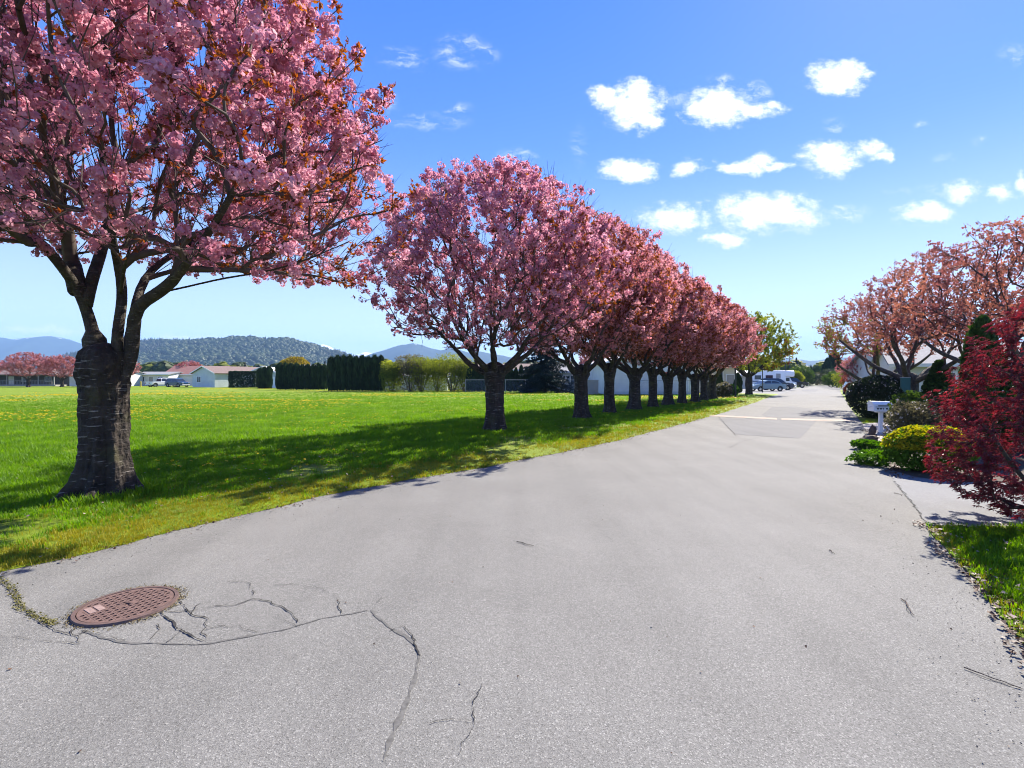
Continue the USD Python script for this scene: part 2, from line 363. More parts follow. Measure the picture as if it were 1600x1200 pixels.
CHERRY_BARK = bark('cherry_bark', (0.008, 0.006, 0.005), (0.050, 0.037, 0.028), 0.5, 0.3)
LIMB_BARK = bark('cherry_limb_bark', (0.016, 0.012, 0.009), (0.075, 0.058, 0.042), 0.35, 0.35, 1.6)
TWIG_BARK = plain('twig_bark', (0.07, 0.047, 0.036), 0.8, vary=0.4, scale=9)
GREY_BARK = bark('grey_bark', (0.035, 0.03, 0.025), (0.13, 0.11, 0.085), 0.2, 0.4, 1.5)
BLOSSOM = leafy('pink_blossom', [(0.0, (0.56, 0.24, 0.31)), (0.35, (0.78, 0.46, 0.54)), (0.7, (0.90, 0.67, 0.72)), (1.0, (0.95, 0.86, 0.87))], 0.52, patch_scale=1.1, spec=0.2, tint=1.1)
ROSE = leafy('rose_blossom', [(0.0, (0.54, 0.21, 0.23)), (0.35, (0.75, 0.41, 0.44)), (0.7, (0.88, 0.63, 0.65)), (1.0, (0.95, 0.82, 0.82))], 0.52, patch_scale=0.6, spec=0.2, tint=1.1, objvar=0.0)
BRONZE = leafy('bronze_young_leaf', [(0.0, (0.20, 0.055, 0.02)), (0.5, (0.44, 0.16, 0.03)), (1.0, (0.62, 0.30, 0.05))], 0.5, patch_scale=0.9, tint=1.3)
COPPER = leafy('copper_leaf', [(0.0, (0.23, 0.085, 0.08)), (0.4, (0.47, 0.20, 0.115)), (0.72, (0.62, 0.35, 0.15)), (1.0, (0.60, 0.52, 0.18))], 0.5, patch_scale=0.7, tint=1.25)
MAPLE = leafy('red_maple_leaf', [(0.0, (0.09, 0.016, 0.022)), (0.35, (0.27, 0.03, 0.037)), (0.70, (0.64, 0.075, 0.075)), (1.0, (0.82, 0.27, 0.21))], 0.5, patch_scale=2.2, spec=0.65, rough=0.38, tint=1.3)
CEDAR = leafy('cedar_foliage', [(0.0, (0.012, 0.028, 0.006)), (0.5, (0.03, 0.06, 0.012)), (1.0, (0.075, 0.10, 0.02))], 0.2, patch_scale=1.6)
SPRUCE = leafy('blue_spruce_foliage', [(0.0, (0.010, 0.022, 0.022)), (0.6, (0.03, 0.055, 0.055)), (1.0, (0.07, 0.11, 0.11))], 0.12, patch_scale=1.0)
SPRING = leafy('spring_leaf', [(0.0, (0.17, 0.20, 0.022)), (0.5, (0.36, 0.38, 0.05)), (1.0, (0.54, 0.50, 0.085))], 0.6, patch_scale=0.6)
WILLOW = leafy('golden_willow_leaf', [(0.0, (0.22, 0.17, 0.015)), (0.5, (0.42, 0.31, 0.03)), (1.0, (0.55, 0.36, 0.06))], 0.4, patch_scale=0.5)
DARKLEAF = leafy('dark_shrub_leaf', [(0.0, (0.02, 0.035, 0.012)), (0.6, (0.06, 0.085, 0.028)), (1.0, (0.14, 0.17, 0.08))], 0.28, patch_scale=2.0, spec=0.5, rough=0.4)
MIDLEAF = leafy('green_shrub_leaf', [(0.0, (0.045, 0.08, 0.012)), (0.5, (0.10, 0.165, 0.022)), (1.0, (0.21, 0.28, 0.04))], 0.4, patch_scale=1.2)
LIMELEAF = leafy('bright_green_leaf', [(0.0, (0.06, 0.14, 0.01)), (0.5, (0.13, 0.27, 0.015)), (1.0, (0.24, 0.38, 0.03))], 0.4, patch_scale=2.0)
GREYLEAF = leafy('grey_green_leaf', [(0.0, (0.10, 0.09, 0.045)), (0.5, (0.25, 0.235, 0.13)), (1.0, (0.48, 0.43, 0.27))], 0.45, patch_scale=2.5)
ORANGELEAF = leafy('orange_shrub_leaf', [(0.0, (0.25, 0.06, 0.02)), (0.5, (0.45, 0.15, 0.03)), (1.0, (0.5, 0.3, 0.06))], 0.4, patch_scale=1.5)
WHITEPETAL = leafy('white_petal', [(0.0, (0.55, 0.5, 0.48)), (1.0, (0.85, 0.83, 0.8))], 0.3)
FALLEN = leafy('fallen_petal', [(0.0, (0.30, 0.20, 0.18)), (0.5, (0.55, 0.40, 0.40)), (1.0, (0.80, 0.72, 0.76))], 0.2)
LITTER = leafy('leaf_litter', [(0.0, (0.07, 0.035, 0.02)), (0.5, (0.22, 0.12, 0.07)), (1.0, (0.45, 0.30, 0.22))], 0.1)
DANDELION = leafy('dandelion_yellow', [(0.0, (0.62, 0.42, 0.006)), (1.0, (0.80, 0.60, 0.012))], 0.2)
BLADE = leafy('grass_blade', [(0.0, (0.095, 0.20, 0.006)), (0.5, (0.215, 0.385, 0.008)), (1.0, (0.36, 0.53, 0.018))], 0.55, patch_scale=0.9)
DRYBLADE = leafy('dry_grass_blade', [(0.0, (0.24, 0.22, 0.014)), (0.5, (0.42, 0.37, 0.03)), (1.0, (0.57, 0.49, 0.08))], 0.35, patch_scale=0.9)
GLASS = glass_mat()
DARKGLASS = plain('dark_car_glass', (0.02, 0.025, 0.03), 0.05, vary=0.05, spec=0.8)
RUBBER = plain('tyre_rubber', (0.02, 0.02, 0.02), 0.85)
RUST = plain('rusty_iron', (0.125, 0.075, 0.06), 0.7, vary=0.35, scale=30, bump=0.3)
RUSTDARK = plain('rusty_iron_rim', (0.10, 0.062, 0.052), 0.7, vary=0.3, scale=30, bump=0.3)
STEEL = plain('galvanised_steel', (0.30, 0.31, 0.32), 0.45, metal=0.6, vary=0.1)
WHITEPAINT = plain('white_paint', (0.76, 0.76, 0.75), 0.45, vary=0.05)
BLACKPAINT = plain('black_paint', (0.015, 0.015, 0.016), 0.5)
TEALPAINT = plain('dark_teal_paint', (0.012, 0.075, 0.072), 0.5, vary=0.15)
POSTDARK = plain('dark_post_paint', (0.03, 0.035, 0.03), 0.6)
YELLOWPAINT = plain('yellow_paint', (0.62, 0.46, 0.03), 0.5)
CHROME = plain('wheel_metal', (0.55, 0.56, 0.57), 0.3, metal=0.9)
STONE = plain('garden_stone', (0.085, 0.058, 0.045), 0.85, vary=0.4, scale=14, bump=0.5)

# ------------------------------------------------------------------ ground, road, lawn
RD = math.radians(32.6)
DV, PV = np.array([math.sin(RD), math.cos(RD)]), np.array([math.cos(RD), -math.sin(RD)])


def W(s, t, z=0.0):                               # road coordinates: s along the road, t to the right of the camera's line
    s, t = np.asarray(s, float), np.asarray(t, float)
    return np.stack([s * DV[0] + t * PV[0], s * DV[1] + t * PV[1], np.broadcast_to(z, s.shape) + 0 * s], -1)


def st(p):
    p = np.asarray(p, float)
    return p[..., 0] * DV[0] + p[..., 1] * DV[1], p[..., 0] * PV[0] + p[..., 1] * PV[1]


def edge(pixels):
    a = np.array([st(G(*q)) for q in pixels])
    a = a[np.argsort(a[:, 0])]
    return lambda s: np.interp(s, a[:, 0], a[:, 1])


left_t = edge([(0, 893), (110, 870), (250, 835), (400, 800), (520, 772), (620, 753), (720, 737), (860, 710), (960, 690), (1060, 664), (1120, 648), (1180, 629), (1204, 620)])
right_t = edge([(1600, 1005), (1545, 935), (1500, 880), (1450, 822), (1395, 735), (1364, 690), (1350, 670), (1338, 652), (1328, 636), (1318, 620)])


def jit(s, seed, amp=0.05):
    s = np.asarray(s, float)
    p = np.stack([s * 2.3, s * 0 + seed * 7.1, s * 0], -1)
    return (meshkit.fbm(p, 4, seed) - 0.5) * 2 * amp


def sheet(s, ta, tb, n, z):
    k = np.linspace(0, 1, n)
    T = ta[:, None] * (1 - k) + tb[:, None] * k
    S = np.repeat(s[:, None], n, 1)
    P = W(S, T, z)
    m = grid_mesh(P[..., 0], P[..., 1], P[..., 2])
    return (m[0], m[1][:, ::-1]) if ((tb - ta).mean() > 0) else m


def upward(m):
    v, f = m
    nz = np.cross(v[f[:, 1]] - v[f[:, 0]], v[f[:, 2]] - v[f[:, 0]])[:, 2]
    return (v, f[:, ::-1]) if nz.mean() < 0 else m


g = np.sinh(np.linspace(-9, 9, 121)) / math.sinh(9) * 12000
GX, GY = np.meshgrid(g, g + 20, indexing='ij')
single('ground', upward(grid_mesh(GX, GY, -0.07 + 0 * GX)), EARTH, 'rough flat ground stretching to the foot of the hills', None, kind='structure')

road = thing('road', 'grey asphalt road running past the blossom trees into the distance', None); tag(road, kind='structure')
road.ClearCustomDataByKey('category')
s = np.concatenate([np.arange(-14, 30, 0.25), np.arange(30, 135, 1.0)])
lt, rt = left_t(s), right_t(s)
part('road_surface', upward(sheet(s, lt - 0.35, rt + 0.3, 24, 0.0)), ASPHALT, road)

ls = np.concatenate([np.arange(-30, -6, 1.0), np.arange(-6, 26, 0.12), np.arange(26, 60.1, 0.4)])
u = np.concatenate([np.linspace(0, 1.2, 14)[:-1], np.geomspace(1.2, 12, 40)[:-1], np.geomspace(12, 160, 40)])
LS, U = np.meshgrid(ls, u, indexing='ij')
E0 = left_t(ls) + jit(ls, 3, 0.09)
LT = E0[:, None] - U
XY = W(LS, LT)


def lawn_z(p, d):                                 # height of the lawn at a point d metres from its edge
    q = np.concatenate([np.asarray(p)[..., :2] * 0.35, np.zeros(np.shape(p)[:-1] + (1,))], -1)
    q2 = q * 6
    k = np.clip(d / 0.35, 0, 1); k = k * k * (3 - 2 * k)
    return 0.004 + k * (0.035 + 0.07 * (meshkit.fbm(q, 3, 5) - 0.4) * np.clip(d / 1.5, 0, 1) + 0.022 * (meshkit.fbm(q2, 2, 9) - 0.5))


def dryness(p, d):
    q = np.concatenate([np.asarray(p)[..., :2] * 0.9, np.zeros(np.shape(p)[:-1] + (1,))], -1)
    n = meshkit.fbm(q, 4, 21)
    return np.clip(np.exp(-(d / 1.2) ** 2) * 1.5 + (n - 0.5) * 1.6 - 0.22 * (d > 2.5), 0, 1) * np.clip(1.15 - d / 6, 0.25, 1)


LZ = lawn_z(XY, U)
lawn = single('lawn', upward(grid_mesh(XY[..., 0], XY[..., 1], LZ)), TURF, 'wide bright green lawn dotted with dandelions beside the road', None, kind='structure', smooth=True)
mesh_l = UsdGeom.Mesh(lawn)
UsdGeom.PrimvarsAPI(mesh_l).CreatePrimvar('dry', Sdf.ValueTypeNames.FloatArray, 'vertex').Set(Vt.FloatArray.FromNumpy(dryness(XY, U).ravel().astype(np.float32)))


def area(name, pixels_or_pts, z, mat, label, step=0.12, rough=0.03, bump=0.0, seed=1, kind='structure', parent=None, dry=None):
    """A flat patch with a slightly ragged outline."""
    from shapely.geometry import Polygon
    pts = np.array([G(*q)[:2] if len(q) == 2 and q[1] > HORIZON + 2 else q[:2] for q in pixels_or_pts], float)
    pg = Polygon(pts).buffer(0)
    ring = np.array(pg.segmentize(max(step, 0.05)).exterior.coords)[:-1]
    nn = meshkit.fbm(np.c_[ring * 3.1, np.zeros(len(ring))], 3, seed)[:, None]
    c = ring.mean(0)
    dirs = ring - c; dirs /= np.linalg.norm(dirs, axis=1, keepdims=True) + 1e-9
    pg2 = Polygon(ring + dirs * (nn - 0.5) * 2 * rough).buffer(0)
    if pg2.geom_type != 'Polygon':
        pg2 = max(pg2.geoms, key=lambda x: x.area)
    v, f = trimesh.creation.triangulate_polygon(pg2, engine='earcut')
    m = trimesh.Trimesh(np.c_[v, np.full(len(v), z)], f, process=False)
    if m.face_normals[:, 2].mean() < 0:
        m.invert()
    p = usdkit.mesh(stage, path_for(name, parent), m, mat)
    tag(p, label if parent is None else None, kind=kind if parent is None else None)
    return pg2


# right-hand side: verge island, driveway, bed, far grass
island_poly = area('grass_island', [(1448, 823), (1480, 822), (1540, 823), (1640, 824), (1760, 830), (1900, 900), (2100, 1100), (1800, 1200), (1700, 1120), (1600, 1008), (1560, 958), (1520, 905), (1490, 872), (1465, 846)], 0.014, TURF,
                   'small green verge beside the driveway on the right of the road', seed=4, rough=0.05)
drive_poly = area('driveway', [(1396, 752), (1436, 800), (1452, 826), (1600, 827), (1800, 838), (2200, 850), (2200, 770), (1800, 757), (1480, 748), (1420, 741), (1392, 735)], 0.006, DRIVE, 'asphalt driveway leading off right between the verge and shrub bed', seed=6, rough=0.02)
bed_poly = area('planting_bed', [(1349, 664), (1356, 676), (1364, 692), (1380, 715), (1398, 736), (1430, 746), (1480, 753), (1800, 762), (2000, 740), (1700, 690), (1500, 664), (1400, 660)], 0.012, SOIL, 'soil bed with shrubs on the right of the road', seed=8, rough=0.06)
area('gravel_patch', [(1347, 663), (1353, 674), (1362, 690), (1372, 703), (1384, 700), (1400, 676), (1420, 662), (1392, 659)], 0.018, GRAVEL, 'pale pinkish gravel at the foot of the white mailbox', seed=9, rough=0.05)
verge_poly = area('right_verge', [(1349, 663), (1342, 655), (1332, 642), (1324, 629), (1316, 617), (1312, 610), (1330, 607), (1420, 612), (1600, 624), (1700, 645), (1600, 662), (1450, 660), (1390, 659)], 0.008, TURF, 'grass verge along the right of the road beyond the mailbox', seed=10, rough=0.08)
area('parking_apron', [tuple(W(59, -4.7)[:2]) , tuple(W(59, -22)[:2]), tuple(W(90, -24)[:2]), tuple(W(96, -4.0)[:2])], 0.004, DRIVE, 'paved apron with parked cars left of the road', seed=12, rough=0.1)

# repair patches, the pale trench strip and cracks, as thin sheets on the road
area('repair_patch', [(1122, 654), (1150, 679), (1250, 685), (1277, 657), (1205, 654)], 0.004, PATCH, None, seed=13, rough=0.02, parent=road)
area('repair_patch', [(1207, 636), (1190, 648), (1198, 652), (1256, 653), (1270, 639), (1240, 635)], 0.004, PATCH, None, seed=14, rough=0.02, parent=road)
area('repair_patch', [(1255, 608.5), (1252, 611), (1275, 612), (1279, 608.5)], 0.004, PATCH, None, seed=15, rough=0.02, parent=road)
area('trench_strip', [(1099, 647.5), (1099, 650), (1150, 652.5), (1200, 655.0), (1214, 656), (1214, 653.3), (1150, 650.3)], 0.008, CONCRETE, None, seed=16, rough=0.012, parent=road)
area('trench_strip', [(1221, 653.6), (1221, 656), (1270, 657.5), (1338, 658.5), (1338, 656), (1270, 655)], 0.008, CONCRETE, None, seed=17, rough=0.012, parent=road)


def ribbon(points, w0, w1, z, seed, wob=0.02, detail=0.03):
    """A crack: a thin irregular band along ground points."""
    P = np.array([G(*q)[:2] for q in points])
    d = np.r_[0, np.cumsum(np.linalg.norm(np.diff(P, axis=0), axis=1))]
    x = np.linspace(0, d[-1], max(6, int(d[-1] / detail)))
    C = np.stack([np.interp(x, d, P[:, k]) for k in (0, 1)], 1)
    n1 = meshkit.fbm(np.c_[x * 13, x * 0 + seed, x * 0], 5, seed) - 0.5
    n2 = meshkit.fbm(np.c_[x * 14, x * 0 + seed + 9, x * 0], 4, seed + 1)
    t = np.gradient(C, axis=0); t /= np.linalg.norm(t, axis=1, keepdims=True) + 1e-9
    nr = np.stack([-t[:, 1], t[:, 0]], 1)
    C = C + nr * (n1 * 2 * wob)[:, None]
    w = (np.linspace(w0, w1, len(x)) * np.clip(2.6 * n2 - .45, .12, 2))[:, None] / 2
    w[0] *= 0.2; w[-1] *= 0.2
    A, B = C + nr * w, C - nr * w
    v = np.c_[np.vstack([A, B]), np.full(2 * len(x), z)]
    k = len(x); i = np.arange(k - 1)
    return upward((v, np.vstack([np.stack([i, i + 1, i + k + 1], 1), np.stack([i, i + k + 1, i + k], 1)])))


seals = [([(128, 985), (180, 1003), (240, 1006), (310, 1008), (360, 1000), (440, 985), (500, 968), (545, 960), (575, 953)], .020, .018),
         ([(580, 953), (592, 968), (612, 983), (635, 995), (648, 1010), (655, 1030), (648, 1060), (638, 1090), (625, 1120), (612, 1150), (600, 1190)], .02, .028),
         ([(0, 905), (22, 925), (30, 945), (52, 962), (75, 970), (95, 975)], .035, .03)]
for i, (p, a, b) in enumerate(seals):
    part('sealed_crack', ribbon(p, a * .95, b * .95, 0.003, 40 + i, 0.012), SEAL, road)
cracks = [([(285, 938), (300, 960), (325, 968), (318, 985), (322, 1000)], .010, .006), ([(248, 957), (262, 967), (275, 985), (283, 983), (296, 990), (318, 1003)], .012, .010),
          ([(262, 955), (300, 955), (335, 948), (362, 948), (395, 937), (420, 940), (445, 952), (468, 972)], .006, .009), ([(360, 907), (392, 912), (395, 930)], .004, .005),
          ([(425, 915), (455, 914), (495, 918), (520, 928), (530, 945), (535, 960)], .004, .005), ([(110, 985), (118, 997), (130, 1003)], .007, .004),
          ([(60, 968), (80, 985), (100, 990), (125, 993), (135, 985)], .008, .006), ([(0, 995), (40, 1000), (90, 1003), (130, 1006)], .004, .004),
          ([(230, 1002), (240, 990), (250, 983), (245, 975)], .006, .004), ([(575, 953), (600, 930)], .004, .002),
          ([(608, 985), (630, 980), (645, 992), (652, 1010), (655, 1026)], .007, .008), ([(755, 1068), (742, 1095), (738, 1128), (720, 1180)], .005, .004), ([(670, 1128), (700, 1126), (738, 1127)], .004, .004),
          ([(805, 846), (830, 855)], .006, .003), ([(945, 838), (960, 846)], .004, .002), ([(1397, 752), (1412, 770), (1432, 795), (1450, 822)], .02, .015),
          ([(1500, 1045), (1540, 1062), (1600, 1080)], .006, .006), ([(1412, 938), (1425, 962)], .006, .004), ([(1120, 648), (1135, 665), (1150, 681)], .02, .02), ([(1140, 700), (1160, 690), (1185, 684)], .008, .006),
          ([(295, 962), (312, 945), (330, 940)], .005, .004), ([(318, 985), (345, 978), (372, 980), (400, 990)], .005, .003), ([(285, 983), (270, 1000), (262, 1006)], .006, .004), ([(283, 925), (310, 918), (345, 910), (392, 912)], .004, .003), ([(430, 958), (452, 975), (470, 980)], .005, .003),
          ([(170, 905), (200, 900), (240, 898)], .004, .003), ([(150, 990), (170, 997), (200, 1000)], .005, .004)]
for i, (p, a, b) in enumerate(cracks):
    part('crack', ribbon(p, a * 1.0, b * 1.0, 0.0065, 60 + i, 0.026, 0.012), CRACK, road)

# ------------------------------------------------------------------ hills and air
def hill(name, label, profile, D, depth, mat, seed, lump, x_pad=900, rows=40, step=5):
    px = np.arange(profile[0][0], profile[-1][0] + 1, step)
    a = np.array(profile, float)
    crest = (HORIZON - np.interp(px, a[:, 0], a[:, 1])) / F * D + EYE
    v = np.linspace(-1, 1, rows)
    PX, Vv = np.meshgrid(px, v, indexing='ij')
    Y = D + Vv * depth
    X = (PX - 800) / F * D * (1 + 0.35 * Vv * depth / D)
    n = meshkit.fbm(np.stack([X / depth * 2.2, Y / depth * 2.2, 0 * X + seed], -1), 5, seed) - 0.5
    n2 = meshkit.fbm(np.stack([X / depth * 9, Y / depth * 9, 0 * X + seed], -1), 4, seed + 3) - 0.5
    shape = np.clip(1 - np.abs(Vv) ** 1.25, 0, 1)
    Z = crest[:, None] * (shape + (n * lump + n2 * lump * 0.3) * (1 - shape) * shape * 4 * (0.5 + 0.5 * np.abs(Vv))) + n2 * lump * 0.12 * crest[:, None] * (np.abs(Vv) < 0.3) - 12
    m = upward(grid_mesh(X, Y, Z))
    single(name, m, mat, label, None, kind='structure', smooth=True)
    return m


HILLGREEN = turf('hill_forest_floor', [(0.010, 0.022, 0.010), (0.02, 0.038, 0.014), (0.04, 0.06, 0.022)], (0.07, 0.09, 0.04), 0.5, 0.004)


def mountain_mat(name, snow_lo, snow_hi, zlo, zhi, rock=(0.022, 0.035, 0.030)):
    n = {'g': ('geometry', {}), 'x': ('separate_xyz', {}), 'n': ('noise_texture', dict(scale=0.0045, detail=8.0, roughness=0.65)),
         'h': ('map_range', dict(from_min=zlo, from_max=zhi, to_min=-0.25, to_max=0.3, clamp=True)), 'a': ('math', dict(math_type='add')),
         'r': ('rgb_ramp', dict(ramp=[(snow_lo, (0, 0, 0)), (snow_hi, (1, 1, 1))])), 'n2': ('noise_texture', dict(scale=0.02, detail=6.0)),
         'r2': ('rgb_ramp', dict(ramp=[(0.3, tuple(c * .6 for c in rock)), (0.7, tuple(c * 1.5 for c in rock))])),
         'm': ('mix', dict(color2=(0.8, 0.82, 0.85))), 'p': ('principled_bsdf', dict(roughness=0.9, specular_ior_level=0.1))}
    l = [('g.position', 'x.vector'), ('x.z', 'h.value'), ('g.position', 'n.vector'), ('n.fac', 'a.value1'), ('h.result', 'a.value2'), ('a.value', 'r.fac'), ('r.color', 'm.fac'),
         ('g.position', 'n2.vector'), ('n2.fac', 'r2.fac'), ('r2.color', 'm.color1'), ('m.color', 'p.base_color')]
    return M(name, n, l, 'p.BSDF')


hill('snowy_mountain', 'far snow covered peaks in the gap behind the wooded hill', [(440, 575), (470, 552), (492, 541), (505, 537), (516, 540), (530, 550), (545, 557), (560, 552), (572, 548), (582, 552), (600, 556), (640, 570), (700, 580)], 8500, 1500, mountain_mat('snow_rock', 0.30, 0.42, 150, 500), 31, 0.5)
hill('blue_mountain', 'hazy blue ridge with snow flecks at the far left', [(-900, 545), (-500, 530), (-200, 536), (-60, 526), (0, 524), (22, 528), (45, 526), (80, 523), (105, 528), (135, 537), (160, 541), (200, 552), (260, 566), (330, 580)], 5200, 1400, mountain_mat('snow_fleck_ridge', 0.86, 0.90, 150, 420), 33, 0.5)
hill('blue_mountain', 'hazy blue mountain with a pointed top seen left of the second tree', [(500, 584), (535, 572), (556, 561), (580, 551), (610, 543), (624, 538), (634, 536), (646, 534), (660, 537), (672, 541), (690, 545), (704, 542), (722, 545), (735, 549), (745, 546), (760, 549), (800, 556), (860, 565), (950, 572)], 4800, 1300, mountain_mat('plain_ridge', 0.80, 0.84, 100, 400), 35, 0.45)
hill('blue_mountain', 'low blue ridge closing the view at the far end of the road', [(900, 580), (1000, 572), (1100, 566), (1180, 560), (1225, 557), (1245, 559), (1262, 562), (1280, 561), (1300, 557), (1318, 556), (1340, 559), (1380, 556), (1430, 560), (1500, 566), (1600, 560), (1800, 548), (2100, 556), (2400, 570)], 4600, 1200, mountain_mat('plain_ridge_two', 0.9, 0.95, 100, 400), 37, 0.35)
forest_hill = hill('wooded_hill', 'long green wooded hill behind the houses on the left', [(60, 580), (110, 566), (140, 551), (175, 545), (200, 537), (225, 532), (262, 531), (300, 531), (330, 529), (352, 530), (366, 527), (384, 528), (392, 526), (420, 530), (448, 529), (470, 534), (492, 538), (512, 546), (530, 549), (548, 556), (580, 566), (620, 576), (700, 584), (800, 588)], 1900, 620, HILLGREEN, 39, 0.55, rows=60)

R0 = np.random.default_rng(5)


def lump_tree(kind, n, rng):
    """A far tree of few faces: clumps of leaf-like flakes, one metre tall."""
    if kind == 'conifer':
        z = rng.uniform(0.05, 1, n) ** 1.2; rr = 0.22 * (1 - z) + 0.01
        th = rng.uniform(0, 2 * PI, n)
        P = np.stack([np.cos(th) * rr, np.sin(th) * rr, z], 1); sc = 0.13 * (1.15 - z)
        N = np.stack([np.cos(th), np.sin(th), 0.5 + 0 * th], 1)
    else:
        d = rng.normal(size=(n, 3)); d /= np.linalg.norm(d, axis=1, keepdims=True)
        P = d * np.array([0.4, 0.4, 0.38]) * rng.uniform(0.6, 1.05, (n, 1)) + [0, 0, 0.58]; sc = np.full(n, 0.16); N = d + [0, 0, 0.3]
    tv = np.array([[-1, -.6, 0], [1, -.6, 0], [0.3, 1, .2], [-.5, .8, -.2]]); tf = np.array([[0, 1, 2], [0, 2, 3]])
    return scatter(tv, tf, P, frame_z(N, rng), sc * rng.uniform(0.7, 1.3, n))


def instancer(path_name, label, protos, P, idx, scale, kind='stuff', rot=None, parent=None, mats=None, cat=None):
    pi = UsdGeom.PointInstancer.Define(stage, path_for(path_name, parent))
    base = str(pi.GetPath())
    targets = []
    for k, (nm, m, mat) in enumerate(protos):
        q = usdkit.mesh(stage, f'{base}/{nm}', m, mat)
        targets.append(q.GetPath())
    pi.CreatePrototypesRel().SetTargets(targets)
    P = np.asarray(P, np.float32)
    pi.CreatePositionsAttr(Vt.Vec3fArray.FromNumpy(P))
    pi.CreateProtoIndicesAttr(Vt.IntArray.FromNumpy(np.asarray(idx, np.int32)))
    sc = np.asarray(scale, np.float32)
    if sc.ndim == 1:
        sc = np.repeat(sc[:, None], 3, 1)
    pi.CreateScalesAttr(Vt.Vec3fArray.FromNumpy(np.ascontiguousarray(sc)))
    if rot is None:
        a = R0.uniform(0, 2 * PI, len(P)); q = np.zeros((len(P), 4)); q[:, 2] = np.sin(a / 2); q[:, 3] = np.cos(a / 2)
    else:
        q = Rotation.from_matrix(rot).as_quat()
    pi.CreateOrientationsAttr(Vt.QuathArray([Gf.Quath(float(w), float(x), float(y), float(z)) for x, y, z, w in q]))
    return tag(pi, label, cat, kind=kind)


HILLDARK = leafy('far_conifer', [(0.0, (0.012, 0.026, 0.012)), (1.0, (0.035, 0.06, 0.022))], 0.15, patch_scale=0.01)
HILLPALE = leafy('far_leaf_tree', [(0.0, (0.05, 0.075, 0.02)), (1.0, (0.13, 0.16, 0.05))], 0.3, patch_scale=0.01)
hv, hf = forest_hill
tri = hv[hf]
ar = np.linalg.norm(np.cross(tri[:, 1] - tri[:, 0], tri[:, 2] - tri[:, 0]), axis=1)
ok = (tri[:, :, 1].mean(1) < 2050) & (tri[:, :, 2].mean(1) > -4)
pr = ar * ok; pr /= pr.sum()
k = R0.choice(len(hf), 9000, p=pr); b = R0.dirichlet((1, 1, 1), 9000)
HP = (tri[k] * b[:, :, None]).sum(1)
nf = meshkit.fbm(np.c_[HP[:, :2] / 260, HP[:, 2] * 0], 4, 77)
hk = ((nf + R0.normal(0, .09, len(HP))) > 0.53).astype(int) * 2 + R0.integers(0, 2, len(HP))
instancer('hillside_forest', 'dense mixed forest covering the long wooded hill', [(f'far_tree_kind_{w}', lump_tree(kd, nn, R0), mt) for w, kd, nn, mt in (('conifer', 'conifer', 60, HILLDARK), ('slim_conifer', 'conifer', 50, HILLDARK), ('leafy', 'round', 60, HILLPALE), ('bushy', 'round', 50, HILLPALE))],
          HP, hk, np.where(hk < 2, R0.uniform(14, 26, len(HP)), R0.uniform(13, 21, len(HP))))
TP = []
for x0, x1, z0, z1, n in ((120, 540, 210, 340, 260), (600, 960, 170, 260, 160), (1060, 1240, 150, 260, 90), (1240, 1420, 165, 300, 110)):
    z = R0.uniform(z0, z1, n)
    TP.append(np.stack([(R0.uniform(x0, x1, n) - 800) / F * z, z, 0 * z - .1], 1))
TP = np.vstack(TP); tk = R0.choice(4, len(TP), p=[.12, .08, .4, .4])
instancer('distant_tree_belt', 'belt of pale spring trees on the flat land before the hills', [('belt_conifer', lump_tree('conifer', 120, R0), HILLDARK), ('belt_fir', lump_tree('conifer', 90, R0), HILLDARK), ('belt_leafy', lump_tree('round', 220, R0), SPRING), ('belt_bushy', lump_tree('round', 200, R0), HILLPALE)],
          TP, tk, R0.uniform(5, 9.5, len(TP)))

hz = box(-13000, 13000, -13000, 13000, -40, 900)
single('haze', hz, usdkit.material(stage, '/World/Looks/valley_haze', {'v': ('principled_volume', dict(color=(0.36, 0.62, 1.0), density=HAZE, anisotropy=0.0))}, [], volume='v.volume') if (HAZE := 1.25e-4) else None,
       'pale blue air fading the far hills', None, kind='stuff')

